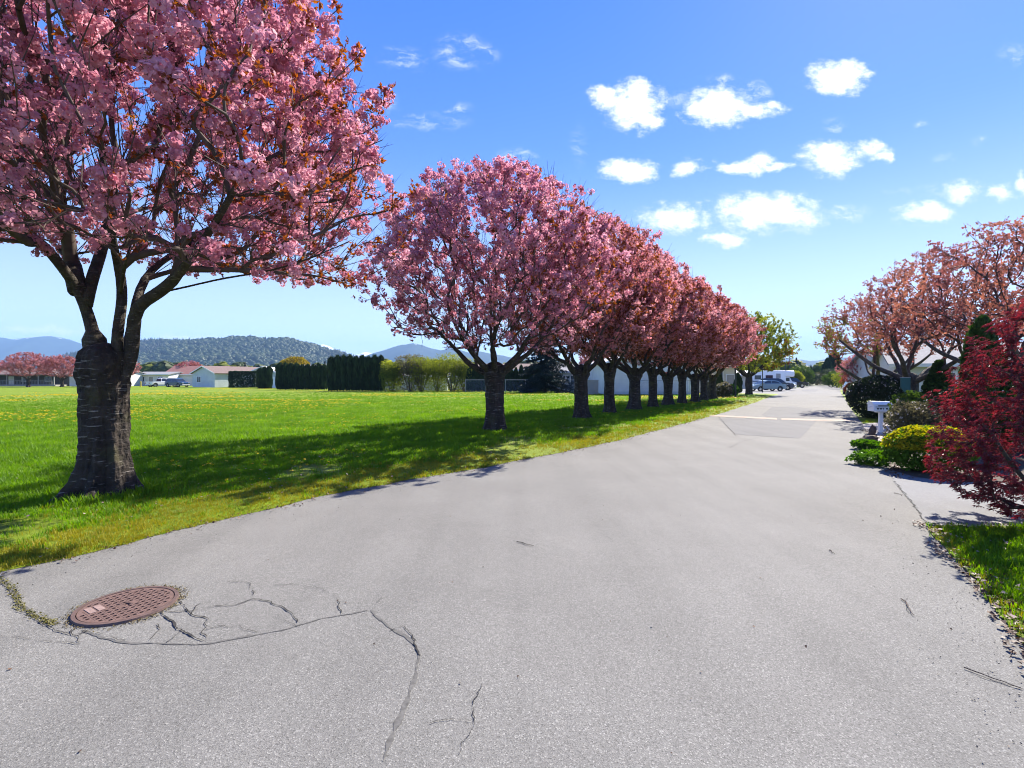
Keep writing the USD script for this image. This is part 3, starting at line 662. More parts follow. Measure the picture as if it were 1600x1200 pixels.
# ------------------------------------------------------------------ trees
def grow(limbs, targets, rng, up=0.25, step=0.32, depth_cost=0.32, wiggle=0.022):
    """A branching skeleton: limbs are given polylines; every target gets a curved branch from the nearest good place on what has grown so far.
    Returns [(points, parent chain, index on parent)], limbs first."""
    chains, nodes, owner, along, run, dirs = [], [], [], [], [], []

    def add(points, parent, at, base):
        c = len(chains); chains.append((points, parent, at))
        L = base
        tg = np.gradient(points, axis=0)
        for i, q in enumerate(points):
            if i:
                L += np.linalg.norm(points[i] - points[i - 1])
            if i or parent is None:
                nodes.append(q); owner.append(c); along.append(i); run.append(L); dirs.append(tg[i] / (np.linalg.norm(tg[i]) + 1e-9))

    for pts, parent, at in limbs:
        base = 0.0 if parent is None else sum(np.linalg.norm(np.diff(np.asarray(chains[parent][0])[:at + 1], axis=0), axis=1))
        add(np.asarray(pts, float), parent, at, base)
    root = np.mean([np.asarray(l[0])[0] for l in limbs], 0)
    order = np.argsort(np.linalg.norm(targets - root, axis=1) + rng.normal(0, .25, len(targets)))
    for t in targets[order]:
        A = np.array(nodes); D = t - A; d = np.linalg.norm(D, axis=1) + 1e-9
        turn = (D * np.array(dirs)).sum(1) / d
        cost = d * (1.35 - 0.35 * turn) + depth_cost * np.array(run) + 0.5 * np.maximum(0, -D[:, 2])
        i = int(np.argmin(cost))
        p0, n = A[i], max(2, int(d[i] / step) + 1)
        h0 = dirs[i] * d[i] * 0.45
        mid = p0 + h0 + np.array([0, 0, up * d[i] * 0.3])
        k = np.linspace(0, 1, n + 1)[:, None]
        pts = (1 - k) ** 2 * p0 + 2 * k * (1 - k) * (0.55 * mid + 0.45 * (p0 + t) / 2) + k ** 2 * t
        pts[1:-1] += rng.normal(0, wiggle, (n - 1, 3)) * min(1, d[i])
        add(pts, owner[i], along[i], run[i])
    return chains


def pipe_radii(chains, tip=0.006, power=2.3, most=0.2):
    load = [0.0] * len(chains); extra = [{} for _ in chains]
    for c in range(len(chains) - 1, -1, -1):
        pts, parent, at = chains[c]
        load[c] = 1.0 + sum(extra[c].values())
        if parent is not None:
            extra[parent][at] = extra[parent].get(at, 0) + load[c]
    out = []
    for c, (pts, parent, at) in enumerate(chains):
        w = np.ones(len(pts))
        for i, x in extra[c].items():
            w[:i + 1] += x
        r = tip * w ** (1 / power)
        r = np.minimum(r, most) * np.linspace(1.0, 0.8, len(pts))
        for i in range(len(r) - 2, -1, -1):
            r[i] = max(r[i], r[i + 1] * 1.02)
        out.append(r)
    return out


def smooth_line(pts, n=4):
    from scipy.interpolate import CubicSpline
    p = np.asarray(pts, float)
    d = np.r_[0, np.cumsum(np.linalg.norm(np.diff(p, axis=0), axis=1))]
    x = np.linspace(0, d[-1], (len(p) - 1) * n + 1)
    return CubicSpline(d, p, bc_type='natural')(x)


def trunk_mesh(h, r_base, r_mid, r_top, seed, lean=(0, 0), collar=0.06, lobes=7, rough=1.0, na=72, nz=70, roots=.46):
    rng = np.random.default_rng(seed)
    ph = rng.uniform(0, 2 * PI, 4); am = rng.uniform(0.6, 1.3, lobes)
    z = np.r_[np.linspace(-0.15, 0.6, 26), np.linspace(0.6, h, nz - 26)[1:]]
    th = np.linspace(0, 2 * PI, na, endpoint=False)
    T, Zg = np.meshgrid(th, z)
    zc = np.clip(Zg, 0, h)
    k = zc / h
    r = r_mid + (r_base - r_mid) * np.exp(-(np.maximum(Zg, -0.1) / (0.22 * h / 1.9)) ** 1.0) + (r_top - r_mid) * np.clip((k - 0.55) / 0.45, 0, 1) ** 1.5
    root = np.zeros_like(T)
    for j in range(lobes):
        a = 2 * PI * (j + 0.35 * am[j]) / lobes + ph[0]
        dlt = (T - a + PI) % (2 * PI) - PI
        root += am[j] * np.exp(-(dlt / 0.28) ** 2)
    r = r * (1 + roots * (root - 0.55) * np.exp(-np.maximum(Zg, -.05) / 0.45))
    r = r + collar * np.exp(-((Zg - 0.93 * h) / (0.11 * h)) ** 2) * (1 + 0.5 * np.cos(2 * T + ph[1]) + 0.4 * np.cos(3 * T + ph[2]))
    C = np.stack([np.cos(T) * 1.0, np.sin(T) * 1.0, Zg * 1.2 + seed], -1)
    r = r * (1 + rough * (0.30 * (meshkit.fbm(C * 1.3, 4, seed) - 0.5) + 0.20 * (meshkit.fbm(np.stack([C[..., 0] * 5, C[..., 1] * 5, Zg * 1.6], -1), 3, seed + 1) - 0.5)
                          + 0.09 * (meshkit.fbm(np.stack([C[..., 0] * 7, C[..., 1] * 7, Zg * 13], -1), 3, seed + 2) - 0.5) + .16 * np.exp(-np.maximum(Zg, 0) / .7) * (meshkit.fbm(np.stack([C[..., 0] * 8, C[..., 1] * 8, Zg * .8], -1), 2, seed + 3) - .5)))
    lump = np.exp(-((Zg - 0.9 * h) / (0.13 * h)) ** 2)
    r = r * (1 + 0.24 * lump * rough * (meshkit.fbm(C * 3.2 + 9, 3, seed + 5) - 0.5))
    X = np.cos(T) * r + lean[0] * k; Y = np.sin(T) * r + lean[1] * k
    v = np.stack([X, Y, Zg], -1).reshape(-1, 3)
    n, m = T.shape
    i, j = np.meshgrid(np.arange(n - 1), np.arange(m), indexing='ij')
    a, b = (i * m + j).ravel(), (i * m + (j + 1) % m).ravel()
    f = np.vstack([np.stack([a, b, b + m], 1), np.stack([a, b + m, a + m], 1)])
    c = v[-m:].mean(0); e = (n - 1) * m; jj = np.arange(m); j2 = (jj + 1) % m; rim = v[-m:].copy()
    for q in (.25, .5, .72, .9):
        k0 = len(v)
        ring = c + (rim - c) * math.cos(q * PI / 2) * (1 + .10 * (meshkit.fbm(rim * 6 + q * 3, 2, seed)[:, None] - .5)) + [0, 0, math.sin(q * PI / 2) * r_top * .8]
        v = np.vstack([v, ring])
        f = np.vstack([f, np.stack([e + jj, e + j2, k0 + j2], 1), np.stack([e + jj, k0 + j2, k0 + jj], 1)]); e = k0
    v = np.vstack([v, c + [0, 0, r_top * .82]]); f = np.vstack([f, np.stack([e + jj, e + j2, np.full(m, len(v) - 1)], 1)])
    return v, f


def pompom(n, rng, r=1.0, sz=None):
    """A double blossom cluster: ruffled petals round a few centres; two triangles a petal."""
    d = rng.normal(size=(n, 3)); d /= np.linalg.norm(d, axis=1, keepdims=True)
    c = rng.normal(size=(n, 3)) * 0.0
    sz = sz or (.62 if n < 15 else .62 * (15 / n) ** .5)
    P = d * r * rng.uniform(0.72, 1.0, (n, 1)) * np.array([1, 1, 0.88]) + c
    tv = np.array([[-.5, -.45, 0], [.5, -.45, 0.0], [.55, .5, .22], [-.55, .5, .18]]); tf = np.array([[0, 1, 2], [0, 2, 3]])
    return scatter(tv, tf, P, frame_z(d + rng.normal(0, .22, (n, 3)), rng), sz * rng.uniform(0.75, 1.25, n))


def sprig(n, rng, length=1.0, width=0.32, spread=0.9):
    """A spray of n pointed leaves from one spot, along +z."""
    tv = np.array([[0, 0, 0], [-width, .45, .05], [0, 1, -.08], [width, .45, .05]]) * length; tf = np.array([[0, 2, 1], [0, 3, 2]])
    d = rng.normal(size=(n, 3)) * spread + [0, 0, 0.7]
    d /= np.linalg.norm(d, axis=1, keepdims=True)
    h = rng.normal(size=(n, 3)); a = np.cross(d, h); a /= np.linalg.norm(a, axis=1, keepdims=True) + 1e-9
    R = np.stack([a, d, np.cross(a, d)], -1)
    return scatter(tv, tf, np.zeros((n, 3)), R, rng.uniform(0.65, 1.15, n))


def crown_targets(n, prof, rng, centre=(0, 0), shell=0.6, squash=None, sector=None):
    """Points in a crown of revolution: prof is [(z, radius)]; most of them lie towards the outside."""
    a = np.array(prof, float); out = []
    ph = rng.uniform(0, 2 * PI, 3)
    while len(out) < n:
        z = rng.uniform(a[0, 0], a[-1, 0]); R = np.interp(z, a[:, 0], a[:, 1])
        if rng.uniform() > (R / a[:, 1].max()) ** 1.1:
            continue
        th = rng.uniform(0, 2 * PI)
        R *= 1 + 0.08 * math.cos(2 * th + ph[0]) + 0.07 * math.cos(3 * th + ph[1] + z) + 0.06 * math.cos(7 * th + 2.1 * z + ph[2]); z += .22 * math.cos(5 * th + ph[2]) * (z - a[0, 0]) / (a[-1, 0] - a[0, 0])
        q = (shell + (1 - shell) * rng.uniform() ** 0.7) if rng.uniform() < 0.72 else math.sqrt(rng.uniform()) * 0.8
        if sector and rng.uniform() < 0.0:
            continue
        out.append([centre[0] + R * q * math.cos(th), centre[1] + R * q * math.sin(th), z])
    return np.array(out)


def auto_limbs(h, r, n, rng, L=(1.3, 2.0), slope=(0.75, 1.5)):
    out = []
    for i in range(n):
        th = 2 * PI * (i + rng.uniform(-.25, .25)) / n
        l, sl = rng.uniform(*L), rng.uniform(*slope)
        d = np.array([math.cos(th), math.sin(th), sl]); d /= np.linalg.norm(d)
        p0 = np.array([math.cos(th) * r * .5, math.sin(th) * r * .5, h - 0.22])
        k = np.linspace(0, 1, 6)[:, None]
        pts = p0 + d * l * k + np.array([math.cos(th), math.sin(th), -.2]) * (k ** 1.5 * 0.35 * l) * 0.5 + np.array([0, 0, .55]) * k ** 3 * l * .5
        pts[1:] += rng.normal(0, .035, (5, 3))
        out.append((smooth_line(pts, 2), None, 0))
    return out


def on_twigs(chains, n_limbs, rng, per_m, last=1.0, spread=0.05, zlo=None):
    """Points (and the twig's direction) spread along the outer ends of all branches."""
    P, D = [], []
    for pts, parent, at in chains[n_limbs:]:
        seg = np.linalg.norm(np.diff(pts, axis=0), axis=1); d = np.r_[0, np.cumsum(seg)]
        L = d[-1]; a = max(0, L - last)
        k = rng.poisson(per_m * (L - a))
        if not k:
            continue
        x = a + (L - a) * rng.uniform(0, 1, k) ** 0.75
        P.append(np.stack([np.interp(x, d, pts[:, j]) for j in range(3)], 1))
        t = pts[-1] - pts[-2]; D.append(np.repeat((t / (np.linalg.norm(t) + 1e-9))[None], k, 0))
    P, D = np.vstack(P), np.vstack(D)
    return P + rng.normal(0, spread, P.shape), D


def tree_wood(parent, chains, radii, n_limbs, limb_mat, twig_mat, sides=(8, 5, 3), limb_name='limb'):
    for c in range(n_limbs):
        part(limb_name, tube(chains[c][0], radii[c], 10), limb_mat, parent, smooth=True)
    tw = [tube(p, r, sides[0] if r[0] > .03 else sides[1] if r[0] > .014 else sides[2], cap=False) for (p, _, _), r in zip(chains[n_limbs:], radii[n_limbs:])]
    part('twigs', cat_m(tw), twig_mat, parent, kind='stuff', smooth=True)


def cherry(parent, seed, h, rb, rm, rt, prof, n_targets, limbs=None, blossoms=9, petals=14, size=0.062, leaves=2.2, big=None, lean=(0, 0), limb_n=7, bounds=None, bronze_side=None, tip=0.0062, shoots=2.6, leaf_len=(.07, .14), clump=1, low_bloom=.30, petal_mat=None, bronze=1.0, trunk_kw={}):
    rng = np.random.default_rng(seed)
    part('trunk', trunk_mesh(h, rb, rm, rt, seed, lean, **trunk_kw), CHERRY_BARK, parent, smooth=True)
    limbs = limbs or [(l[0] + [lean[0], lean[1], 0], l[1], l[2]) for l in auto_limbs(h, rt, limb_n, rng)]
    T = crown_targets(n_targets, prof, rng)
    if bounds is not None:
        T = T[bounds(T)]
    chains = grow(limbs, T, rng)
    radii = pipe_radii(chains, tip)
    for c in range(len(limbs)):
        if chains[c][1] is None:
            radii[c] = np.maximum(radii[c], np.linspace(0.40 if seed != 11 else .36 if c == 0 else .29, 0.11, len(radii[c])) * rt)
    # a little taper on the limb's foot, so that it swells out of the collar
    tree_wood(parent, chains, radii, len(limbs), LIMB_BARK, TWIG_BARK)
    P, D = on_twigs(chains, len(limbs), rng, shoots, 3.0, 0.0)
    E = D * .75 + [0, 0, .55] + P * [.09, .09, 0] + rng.normal(0, .28, P.shape); E /= np.linalg.norm(E, axis=1, keepdims=True)
    stick = tube([[0, 0, 0], [.012, .01, .5], [0, 0, 1.0]], [.010, .008, .004], 3, cap=False)
    room = np.minimum(np.interp(P[:, 2], [a for a, b in prof], [b for a, b in prof]) - np.hypot(P[:, 0], P[:, 1]), (prof[-1][0] - .2 - P[:, 2]) * .8)
    part('shoots', scatter(*stick, P, frame_z(E, rng), rng.uniform(.3, .95, len(P)) * np.clip(.25 + room * .8, .22, 1)), TWIG_BARK, parent, kind='stuff')
    P, D = on_twigs(chains, len(limbs), rng, blossoms, 1.15, 0.055)
    keep = meshkit.fbm(P * 1.5, 3, seed) + rng.normal(0, .06, len(P)) > 0.33
    zz = (P[:, 2] - prof[0][0]) / (prof[-1][0] - prof[0][0])
    keep &= rng.uniform(size=len(P)) < np.clip(low_bloom + 1.6 * zz, 0, 1)
    P, D = P[keep], D[keep]
    if clump > 1:
        P = np.repeat(P, clump, 0) + rng.normal(0, .047, (len(P) * clump, 3)); D = np.repeat(D, clump, 0)
    S = size * rng.uniform(0.7, 1.35, len(P))
    vs = []
    kinds = rng.integers(0, 3, len(P))
    tpl = [pompom(petals, rng) for _ in range(3)]
    single_ones = np.zeros(len(P), bool)
    if big is not None:
        order = np.argsort(np.linalg.norm(P + np.array(big) , axis=1) / S)[:300]
        single_ones[order] = True
    for q in range(3):
        w = (kinds == q) & ~single_ones
        vs.append(scatter(*tpl[q], P[w], rand_rot(int(w.sum()), rng), S[w]))
    part('blossoms', cat_m(vs), petal_mat or BLOSSOM, parent, kind='stuff')
    for i in np.nonzero(single_ones)[0]:
        part('blossom_cluster', scatter(*tpl[kinds[i]], P[i:i + 1], rand_rot(1, rng), S[i:i + 1] * 1.1), BLOSSOM, parent)
    P, D = on_twigs(chains, len(limbs), rng, leaves, 0.55, 0.05)
    g2 = meshkit.fbm(P * 0.7 + 40, 3, seed + 2)
    zz = (P[:, 2] - prof[0][0]) / (prof[-1][0] - prof[0][0])
    pr = bronze * np.clip((g2 - 0.40) * 5, 0.15, 1) * np.clip(0.35 + zz, 0.3, 1)
    if bronze_side is not None:
        pr = pr * np.clip(0.35 + (P[:, :2] @ np.array(bronze_side)) / 3.0, 0.12, 1.6)
    kp = rng.uniform(size=len(P)) < pr
    P, D = P[kp], D[kp]
    part('young_leaves', scatter(*sprig(6, rng, 1.0, .24), P, frame_z(D + rng.normal(0, .4, D.shape), rng), rng.uniform(*leaf_len, len(P))), BRONZE, parent, kind='stuff')
    return len(vs)


# the big tree at the left: limbs laid out as the photograph shows them
B1 = np.array([*((lambda Z: ((164 - 800) / F * Z, Z))(7.09)), 0.0])


def L1(*q):
    return np.array([pix(x, y, 7.09 + dz) for x, y, dz in q]) - B1


limbs1 = [(L1((152, 562, 0), (148, 535, 0), (140, 500, 0), (122, 455, -.05), (95, 415, -.3), (60, 375, -.6), (15, 335, -.9)), None, 0),
          (L1((134, 478, 0), (143, 440, .1), (156, 400, .35), (166, 360, .5), (176, 310, .7), (182, 235, .9)), 0, 3),
          (L1((122, 455, -.05), (112, 410, .2), (104, 350, .5), (88, 275, .8)), 0, 3),
          (L1((182, 560, -.05), (184, 520, 0), (190, 475, .05), (188, 430, .1), (178, 385, -.2), (172, 330, -.5), (158, 235, -.8)), None, 0),
          (L1((189, 440, .1), (198, 400, .4), (218, 350, .8), (236, 280, 1.1), (246, 200, 1.4)), 3, 9),
          (L1((203, 562, .05), (208, 520, 0), (214, 485, -.1), (240, 462, -.25), (274, 434, -.6), (302, 398, -1.0), (335, 350, -1.5), (370, 290, -1.9)), None, 0),
          (L1((246, 458, -.3), (292, 448, -.3), (345, 436, -.4), (410, 425, -.7), (480, 405, -1.0), (545, 378, -1.2)), 5, 10),
          (L1((196, 555, .2), (214, 470, .6), (240, 420, 1.2), (290, 385, 1.9), (345, 345, 2.6)), None, 0),
          (L1((136, 485, .02), (124, 440, .7), (100, 400, 1.5), (60, 350, 2.3)), 0, 5),
          (L1((189, 460, .08), (193, 425, -.4), (205, 390, -1.1), (235, 335, -1.8), (260, 270, -2.1)), 3, 8)]
limbs1 = [(smooth_line(p if a is not None else np.vstack([[p[0][0] * .35, p[0][1] * .35, p[0][2] - .45], p]), 3), a if a is None else a, b if a is None else b + 3) for p, a, b in limbs1]


def above_skirt(T):                               # the crown's lower edge dips towards the right, as pruned
    q = T + B1; x = 800 + q[:, 0] / q[:, 1] * F; y = HORIZON - (q[:, 2] - EYE) / q[:, 1] * F
    return (y < np.interp(x, [-600, 0, 120, 250, 350, 470, 560, 620], [380, 378, 385, 415, 428, 440, 455, 400])) & (q[:, 1] > 2.9)
t1 = thing('cherry_tree', 'largest pink blossom cherry tree with thick dark trunk, nearest beside the road', 'tree', B1)
PROF1 = [(2.75, 2.9), (3.1, 3.6), (3.8, 4.0), (4.8, 4.1), (5.8, 3.8), (6.8, 3.2), (7.7, 2.2), (8.4, 0.8)]
cherry(t1, 11, 1.98, 0.52, 0.28, 0.28, PROF1, 2900, limbs1, blossoms=7.2, clump=4, low_bloom=.12, shoots=5.0, petals=26, size=0.052, leaf_len=(.045, .085), leaves=26, big=B1 - [0, 0, EYE], bounds=above_skirt, trunk_kw=dict(na=150, nz=140, rough=1.3, collar=.035, roots=.7, lobes=8), bronze_side=(0.8, 0.45), tip=0.0060)

# the second tree
B2 = np.array([*G(773, 679)[:2], 0]); B2 = B2 * (1 + 0.25 / B2[1])
t2 = thing('cherry_tree', 'second pink blossom cherry tree from the left, its trunk forking low over a broad foot', 'tree', B2)
PROF = [(2.6, 2.0), (3.2, 2.9), (4.1, 3.55), (5.2, 3.85), (6.2, 3.6), (7.1, 2.8), (7.8, 1.6), (8.2, 0.5)]
cherry(t2, 23, 2.0, 0.42, 0.27, 0.27, PROF, 1900, None, blossoms=7.5, clump=3, low_bloom=.15, shoots=3.5, petals=12, size=0.062, leaves=14.0, limb_n=8, bronze_side=(0.6, 0.2))

# the rest of the row: three kinds, each tree turned and scaled its own way
kinds = []
for i in range(3):
    c = model('row_cherry')
    cherry(c, 51 + i, 2.0, 0.40, 0.26, 0.27, [(a, b * (1.0, 1.04, .95)[i]) for a, b in PROF], 1000, None, blossoms=17.0, petals=6, size=0.088, leaves=30, bronze=1.3, petal_mat=ROSE, limb_n=6 + i, tip=0.0075)
    kinds.append(c)
row = [((908, 656), 'third'), ((952, 648), 'fourth'), ((992, 642), 'fifth'), ((1020, 638), 'sixth'), ((1044, 634.5), 'seventh'), ((1066, 631.5), 'eighth'), ((1086, 629), 'ninth'), ((1100, 626.5), 'tenth'), ((1113, 624.6), 'eleventh')]
thick = [1.0, .98, 1.12, .85, 1.0, .95, .95, 1.0, 1.1]
for i, (q, word) in enumerate(row):
    b = G(*q); b = b * (1 + 0.25 / b[1])
    copy(kinds[i % 3], 'cherry_tree', f'{word} pink blossom cherry tree counted from the left along the roadside row' if i else 'third pink blossom cherry from the left, first of the close row behind the forked one', 'tree', b, i * 2.37 + 0.6, ((1.0, .90, 1.06, .88, 1.0, .9, 1.02, .9, 1.0)[i] * thick[i] ** .3, (1.0, .94, 1.06, .86, 1.02, .9, 1.0, .92, 1.0)[i], (1.03, 1.10, 1.02, 1.05, .95, 1.0, .92, .97, .93)[i]), 'row of blossom cherries along the road')

# ------------------------------------------------------------------ shrubs, hedges, other trees
def dome_points(n, rx, ry, h, rng, z0=0.05, shell=0.55, boxy=0.0, lump=0.18, seed=1):
    """Points (and outward normals) in a bushy solid that stands on the ground."""
    d = rng.normal(size=(n, 3)); d /= np.linalg.norm(d, axis=1, keepdims=True)
    d[:, 2] = np.abs(d[:, 2]) * np.where(rng.uniform(size=n) < 0.72, 1, -1)
    q = shell + (1 - shell) * rng.uniform(0, 1, n) ** 0.6
    k = 1 + lump * 2 * (meshkit.fbm(d * 2.3 + seed, 3, seed) - 0.5)
    if boxy:                                      # fuller towards the foot and shoulders than an egg
        k = k * (1 - boxy + boxy / np.maximum(np.hypot(d[:, 0], d[:, 1]), np.abs(d[:, 2])))
    P = d * (q * k)[:, None] * np.array([rx, ry, h / 2]) + [0, 0, h / 2]
    P[:, 2] = np.maximum(P[:, 2], z0)
    return P, d


def shrub(name, label, cat, at, rx, ry, h, n, mat, leaf, seed, leaves=3, shell=0.55, lump=0.18, stems=5, lift=0.0, group=None, flowers=None, extra=None, spread=0.9, wood=TWIG_BARK, width=0.32, boxy=0.0):
    rng = np.random.default_rng(seed)
    t = thing(name, label, cat, (at[0], at[1], 0), rng.uniform(0, 6), None, group)
    P, d = dome_points(n, rx, ry, h - lift, rng, 0.04, shell, boxy, lump, seed)
    P[:, 2] += lift
    part('foliage', scatter(*sprig(leaves, rng, 1.0, width, spread), P, frame_z(d + [0, 0, .5] + rng.normal(0, .5, d.shape), rng), leaf * rng.uniform(.7, 1.3, n)), mat, t)
    if flowers:
        k, size, fm = flowers
        P2, d2 = dome_points(k, rx * 1.02, ry * 1.02, (h - lift) * 1.02, rng, 0.1, 0.95, lump=lump, seed=seed)
        P2[:, 2] += lift
        part('flowers', scatter(*pompom(7, rng), P2, rand_rot(k, rng), size * rng.uniform(.6, 1.3, k)), fm, t, kind='stuff')
    if extra:
        k, em, cond = extra
        P3, d3 = dome_points(k, rx, ry, h - lift, rng, 0.04, 0.85, lump=lump, seed=seed)
        P3[:, 2] += lift
        w = cond(P3, d3)
        P3, d3 = P3[w], d3[w]
        part('new_growth', scatter(*sprig(leaves, rng, 1.0, width, spread), P3, frame_z(d3 + [0, 0, .6] + rng.normal(0, .4, d3.shape), rng), leaf * rng.uniform(.7, 1.3, len(P3))), em, t)
    st_ = []
    for i in range(stems):
        th = 2 * PI * i / stems + rng.uniform(-.4, .4); e = np.array([math.cos(th) * rx * .75, math.sin(th) * ry * .75, h * rng.uniform(.7, .95)])
        k = np.linspace(0, 1, 6)[:, None]
        st_.append(tube(e * np.array([.12, .12, 0]) * (1 - k) + e * k * np.array([1, 1, 1]) + np.array([0, 0, -.05]) * (1 - k), np.linspace(.012, .004, 6) * max(1, h), 5))
    if st_:
        part('stems', cat_m(st_), wood, t)
    return t


def leaf_tree(name, label, at, trunk_h, rb, rt, prof, n, mat, leaf, per_m, seed, limbs_n=5, bark_mat=GREY_BARK, group=None, second=None, tip=0.007, slope=(0.5, 1.1), L=(1.4, 2.2), rotz=0.0, last=1.0, leaves=4, lean=(0, 0), centre=(0, 0)):
    rng = np.random.default_rng(seed)
    t = thing(name, label, 'tree', (at[0], at[1], 0), rotz, None, group)
    part('trunk', trunk_mesh(trunk_h, rb, (rb + rt) * .5, rt, seed, lean, collar=0.02, lobes=5, rough=.7, na=40, nz=46), bark_mat, t, smooth=True)
    limbs = [(l[0] + [lean[0], lean[1], 0], l[1], l[2]) for l in auto_limbs(trunk_h, rt, limbs_n, rng, L, slope)]
    chains = grow(limbs, crown_targets(n, prof, rng, centre), rng, up=.15)
    radii = pipe_radii(chains, tip)
    for c in range(len(limbs)):
        radii[c] = np.maximum(radii[c], np.linspace(0.5, 0.2, len(radii[c])) * rt)
    tree_wood(t, chains, radii, len(limbs), bark_mat, TWIG_BARK)
    P, D = on_twigs(chains, len(limbs), rng, per_m, last, 0.06)
    part('crown', scatter(*sprig(leaves, rng), P, frame_z(D * .6 + [0, 0, .35] + rng.normal(0, .5, D.shape), rng), leaf * rng.uniform(.6, 1.3, len(P))), mat, t)
    if second:
        m2, f2, cond = second
        P, D = on_twigs(chains, len(limbs), rng, per_m * f2, last, 0.06)
        w = cond(P); P, D = P[w], D[w]
        part('pale_leaves', scatter(*sprig(leaves, rng), P, frame_z(D * .6 + [0, 0, .35] + rng.normal(0, .5, D.shape), rng), leaf * rng.uniform(.6, 1.2, len(P))), m2, t)
    return t


# the tree that ends the row: fresh yellow-green leaf
b12 = G(1170, 617)
leaf_tree('leafy_tree', 'yellow green spring tree with dark trunk at the far end of the blossom row', b12, 2.1, .40, .27, [(2.4, 1.8), (3.2, 3.2), (4.4, 4.0), (5.8, 3.9), (7.2, 3.0), (8.3, 1.0)], 900, SPRING, .16, 17.0, 71, 7, CHERRY_BARK, second=(ORANGELEAF, .35, lambda P: (P[:, 0] > 1.2) & (P[:, 2] < 5.5)), tip=.009, centre=(.8, 0))

# copper-leaved cherries on the right
flat = lambda h0, h1, r: [(h0, r * .75), (h0 + .5, r), (h0 + (h1 - h0) * .5, r * .97), (h0 + (h1 - h0) * .78, r * .72), (h1, r * .25)]
leaf_tree('copper_tree', 'copper leaved spreading tree whose trunk rises behind the round dark bush', (19.6, 26.8), 1.6, .34, .24, flat(3.0, 6.3, 3.0), 600, COPPER, .095, 18.0, 81, 5, GREY_BARK, 'copper leaved trees on the right', second=(SPRING, .55, lambda P: (P[:, 0] < -.6) & (P[:, 2] < 4.9)), slope=(.45, .9), L=(1.6, 2.4))
leaf_tree('copper_tree', 'copper leaved spreading tree directly behind the teal panel and mailbox', (16.3, 20.4), 1.75, .30, .23, flat(3.2, 6.9, 3.3), 850, COPPER, .086, 18.0, 82, 5, centre=(.9, -.2), bark_mat=GREY_BARK, group='copper leaved trees on the right', slope=(.45, .9), L=(1.7, 2.5))
leaf_tree('copper_tree', 'copper leaved tree at the right edge behind the red maple, tallest of its kind', (15.6, 15.2), 1.8, .30, .22, flat(3.0, 6.6, 3.5), 850, COPPER, .08, 18.0, 83, 5, GREY_BARK, 'copper leaved trees on the right', slope=(.5, 1.0), L=(1.7, 2.5))

# red laceleaf maple, close on the right
mrng = np.random.default_rng(91)
MB = np.array([6.05, 5.50, 0])
mt = thing('red_maple', 'dark red feathery maple shrub at the right edge beside the driveway', 'tree', MB)
stems = []
for i in range(6):
    th = 2 * PI * i / 6 + .3
    e = np.array([math.cos(th), math.sin(th), 0]) * mrng.uniform(.35, .6)
    stems.append((smooth_line(np.array([[0, 0, -.05], e * .22 + [0, 0, .28], e * .6 + [0, 0, .62], e * 1.0 + [0, 0, 1.05 + .25 * (i % 2)]]) + mrng.normal(0, .015, (4, 3)), 3), None, 0))
mp = [(.22, 1.0), (.55, 1.25), (.95, 1.32), (1.35, 1.28), (1.75, 1.1), (2.15, .8), (2.52, .3)]
mT = crown_targets(1000, mp, mrng, shell=.55)
mch = grow(stems, mT, mrng, up=.35, step=.16, wiggle=.015)
mrd = pipe_radii(mch, .0026, 2.2)
for c in range(6):
    part('stem', tube(mch[c][0], np.maximum(mrd[c], np.linspace(.026, .012, len(mrd[c]))), 8), GREY_BARK, mt, smooth=True)
part('twigs', cat_m([tube(p, r, 4, cap=False) for (p, _, _), r in zip(mch[6:], mrd[6:])]), TWIG_BARK, mt, kind='stuff')


def palmate(rng, droop=.25):
    """A cut maple leaf of five narrow fingers."""
    v, f = [[0, 0, 0]], []
    for a, l in ((-80, .62), (-42, .85), (0, 1.0), (42, .85), (80, .62)):
        a = math.radians(a); d = np.array([math.sin(a), math.cos(a), 0]); n = np.array([math.cos(a), -math.sin(a), 0])
        k = len(v)
        v += [list(d * l * .5 + n * .10 + [0, 0, .03]), list(d * l + [0, 0, -droop * l]), list(d * l * .5 - n * .10 + [0, 0, .03])]
        f += [[0, k, k + 1], [0, k + 1, k + 2]]
    return np.array(v), np.array(f)


mP, mD = on_twigs(mch, 6, mrng, 66.0, .75, .022)
out = mP[:, :2] / (np.linalg.norm(mP[:, :2], axis=1, keepdims=True) + .01)
Nl = np.c_[out * .35, np.full(len(mP), 1.0)] + mrng.normal(0, .30, mP.shape)
Rl = frame_z(Nl, mrng)
yd = np.c_[out, np.full(len(mP), -.15)] + mrng.normal(0, .5, mP.shape)           # leaves point outwards
Nn = Nl / np.linalg.norm(Nl, axis=1, keepdims=True)
yd = yd - Nn * (yd * Nn).sum(1, keepdims=True); yd /= np.linalg.norm(yd, axis=1, keepdims=True)
part('foliage', scatter(*palmate(mrng), mP, np.stack([np.cross(yd, Nn), yd, Nn], -1), .058 * mrng.uniform(.6, 1.25, len(mP))), MAPLE, mt)

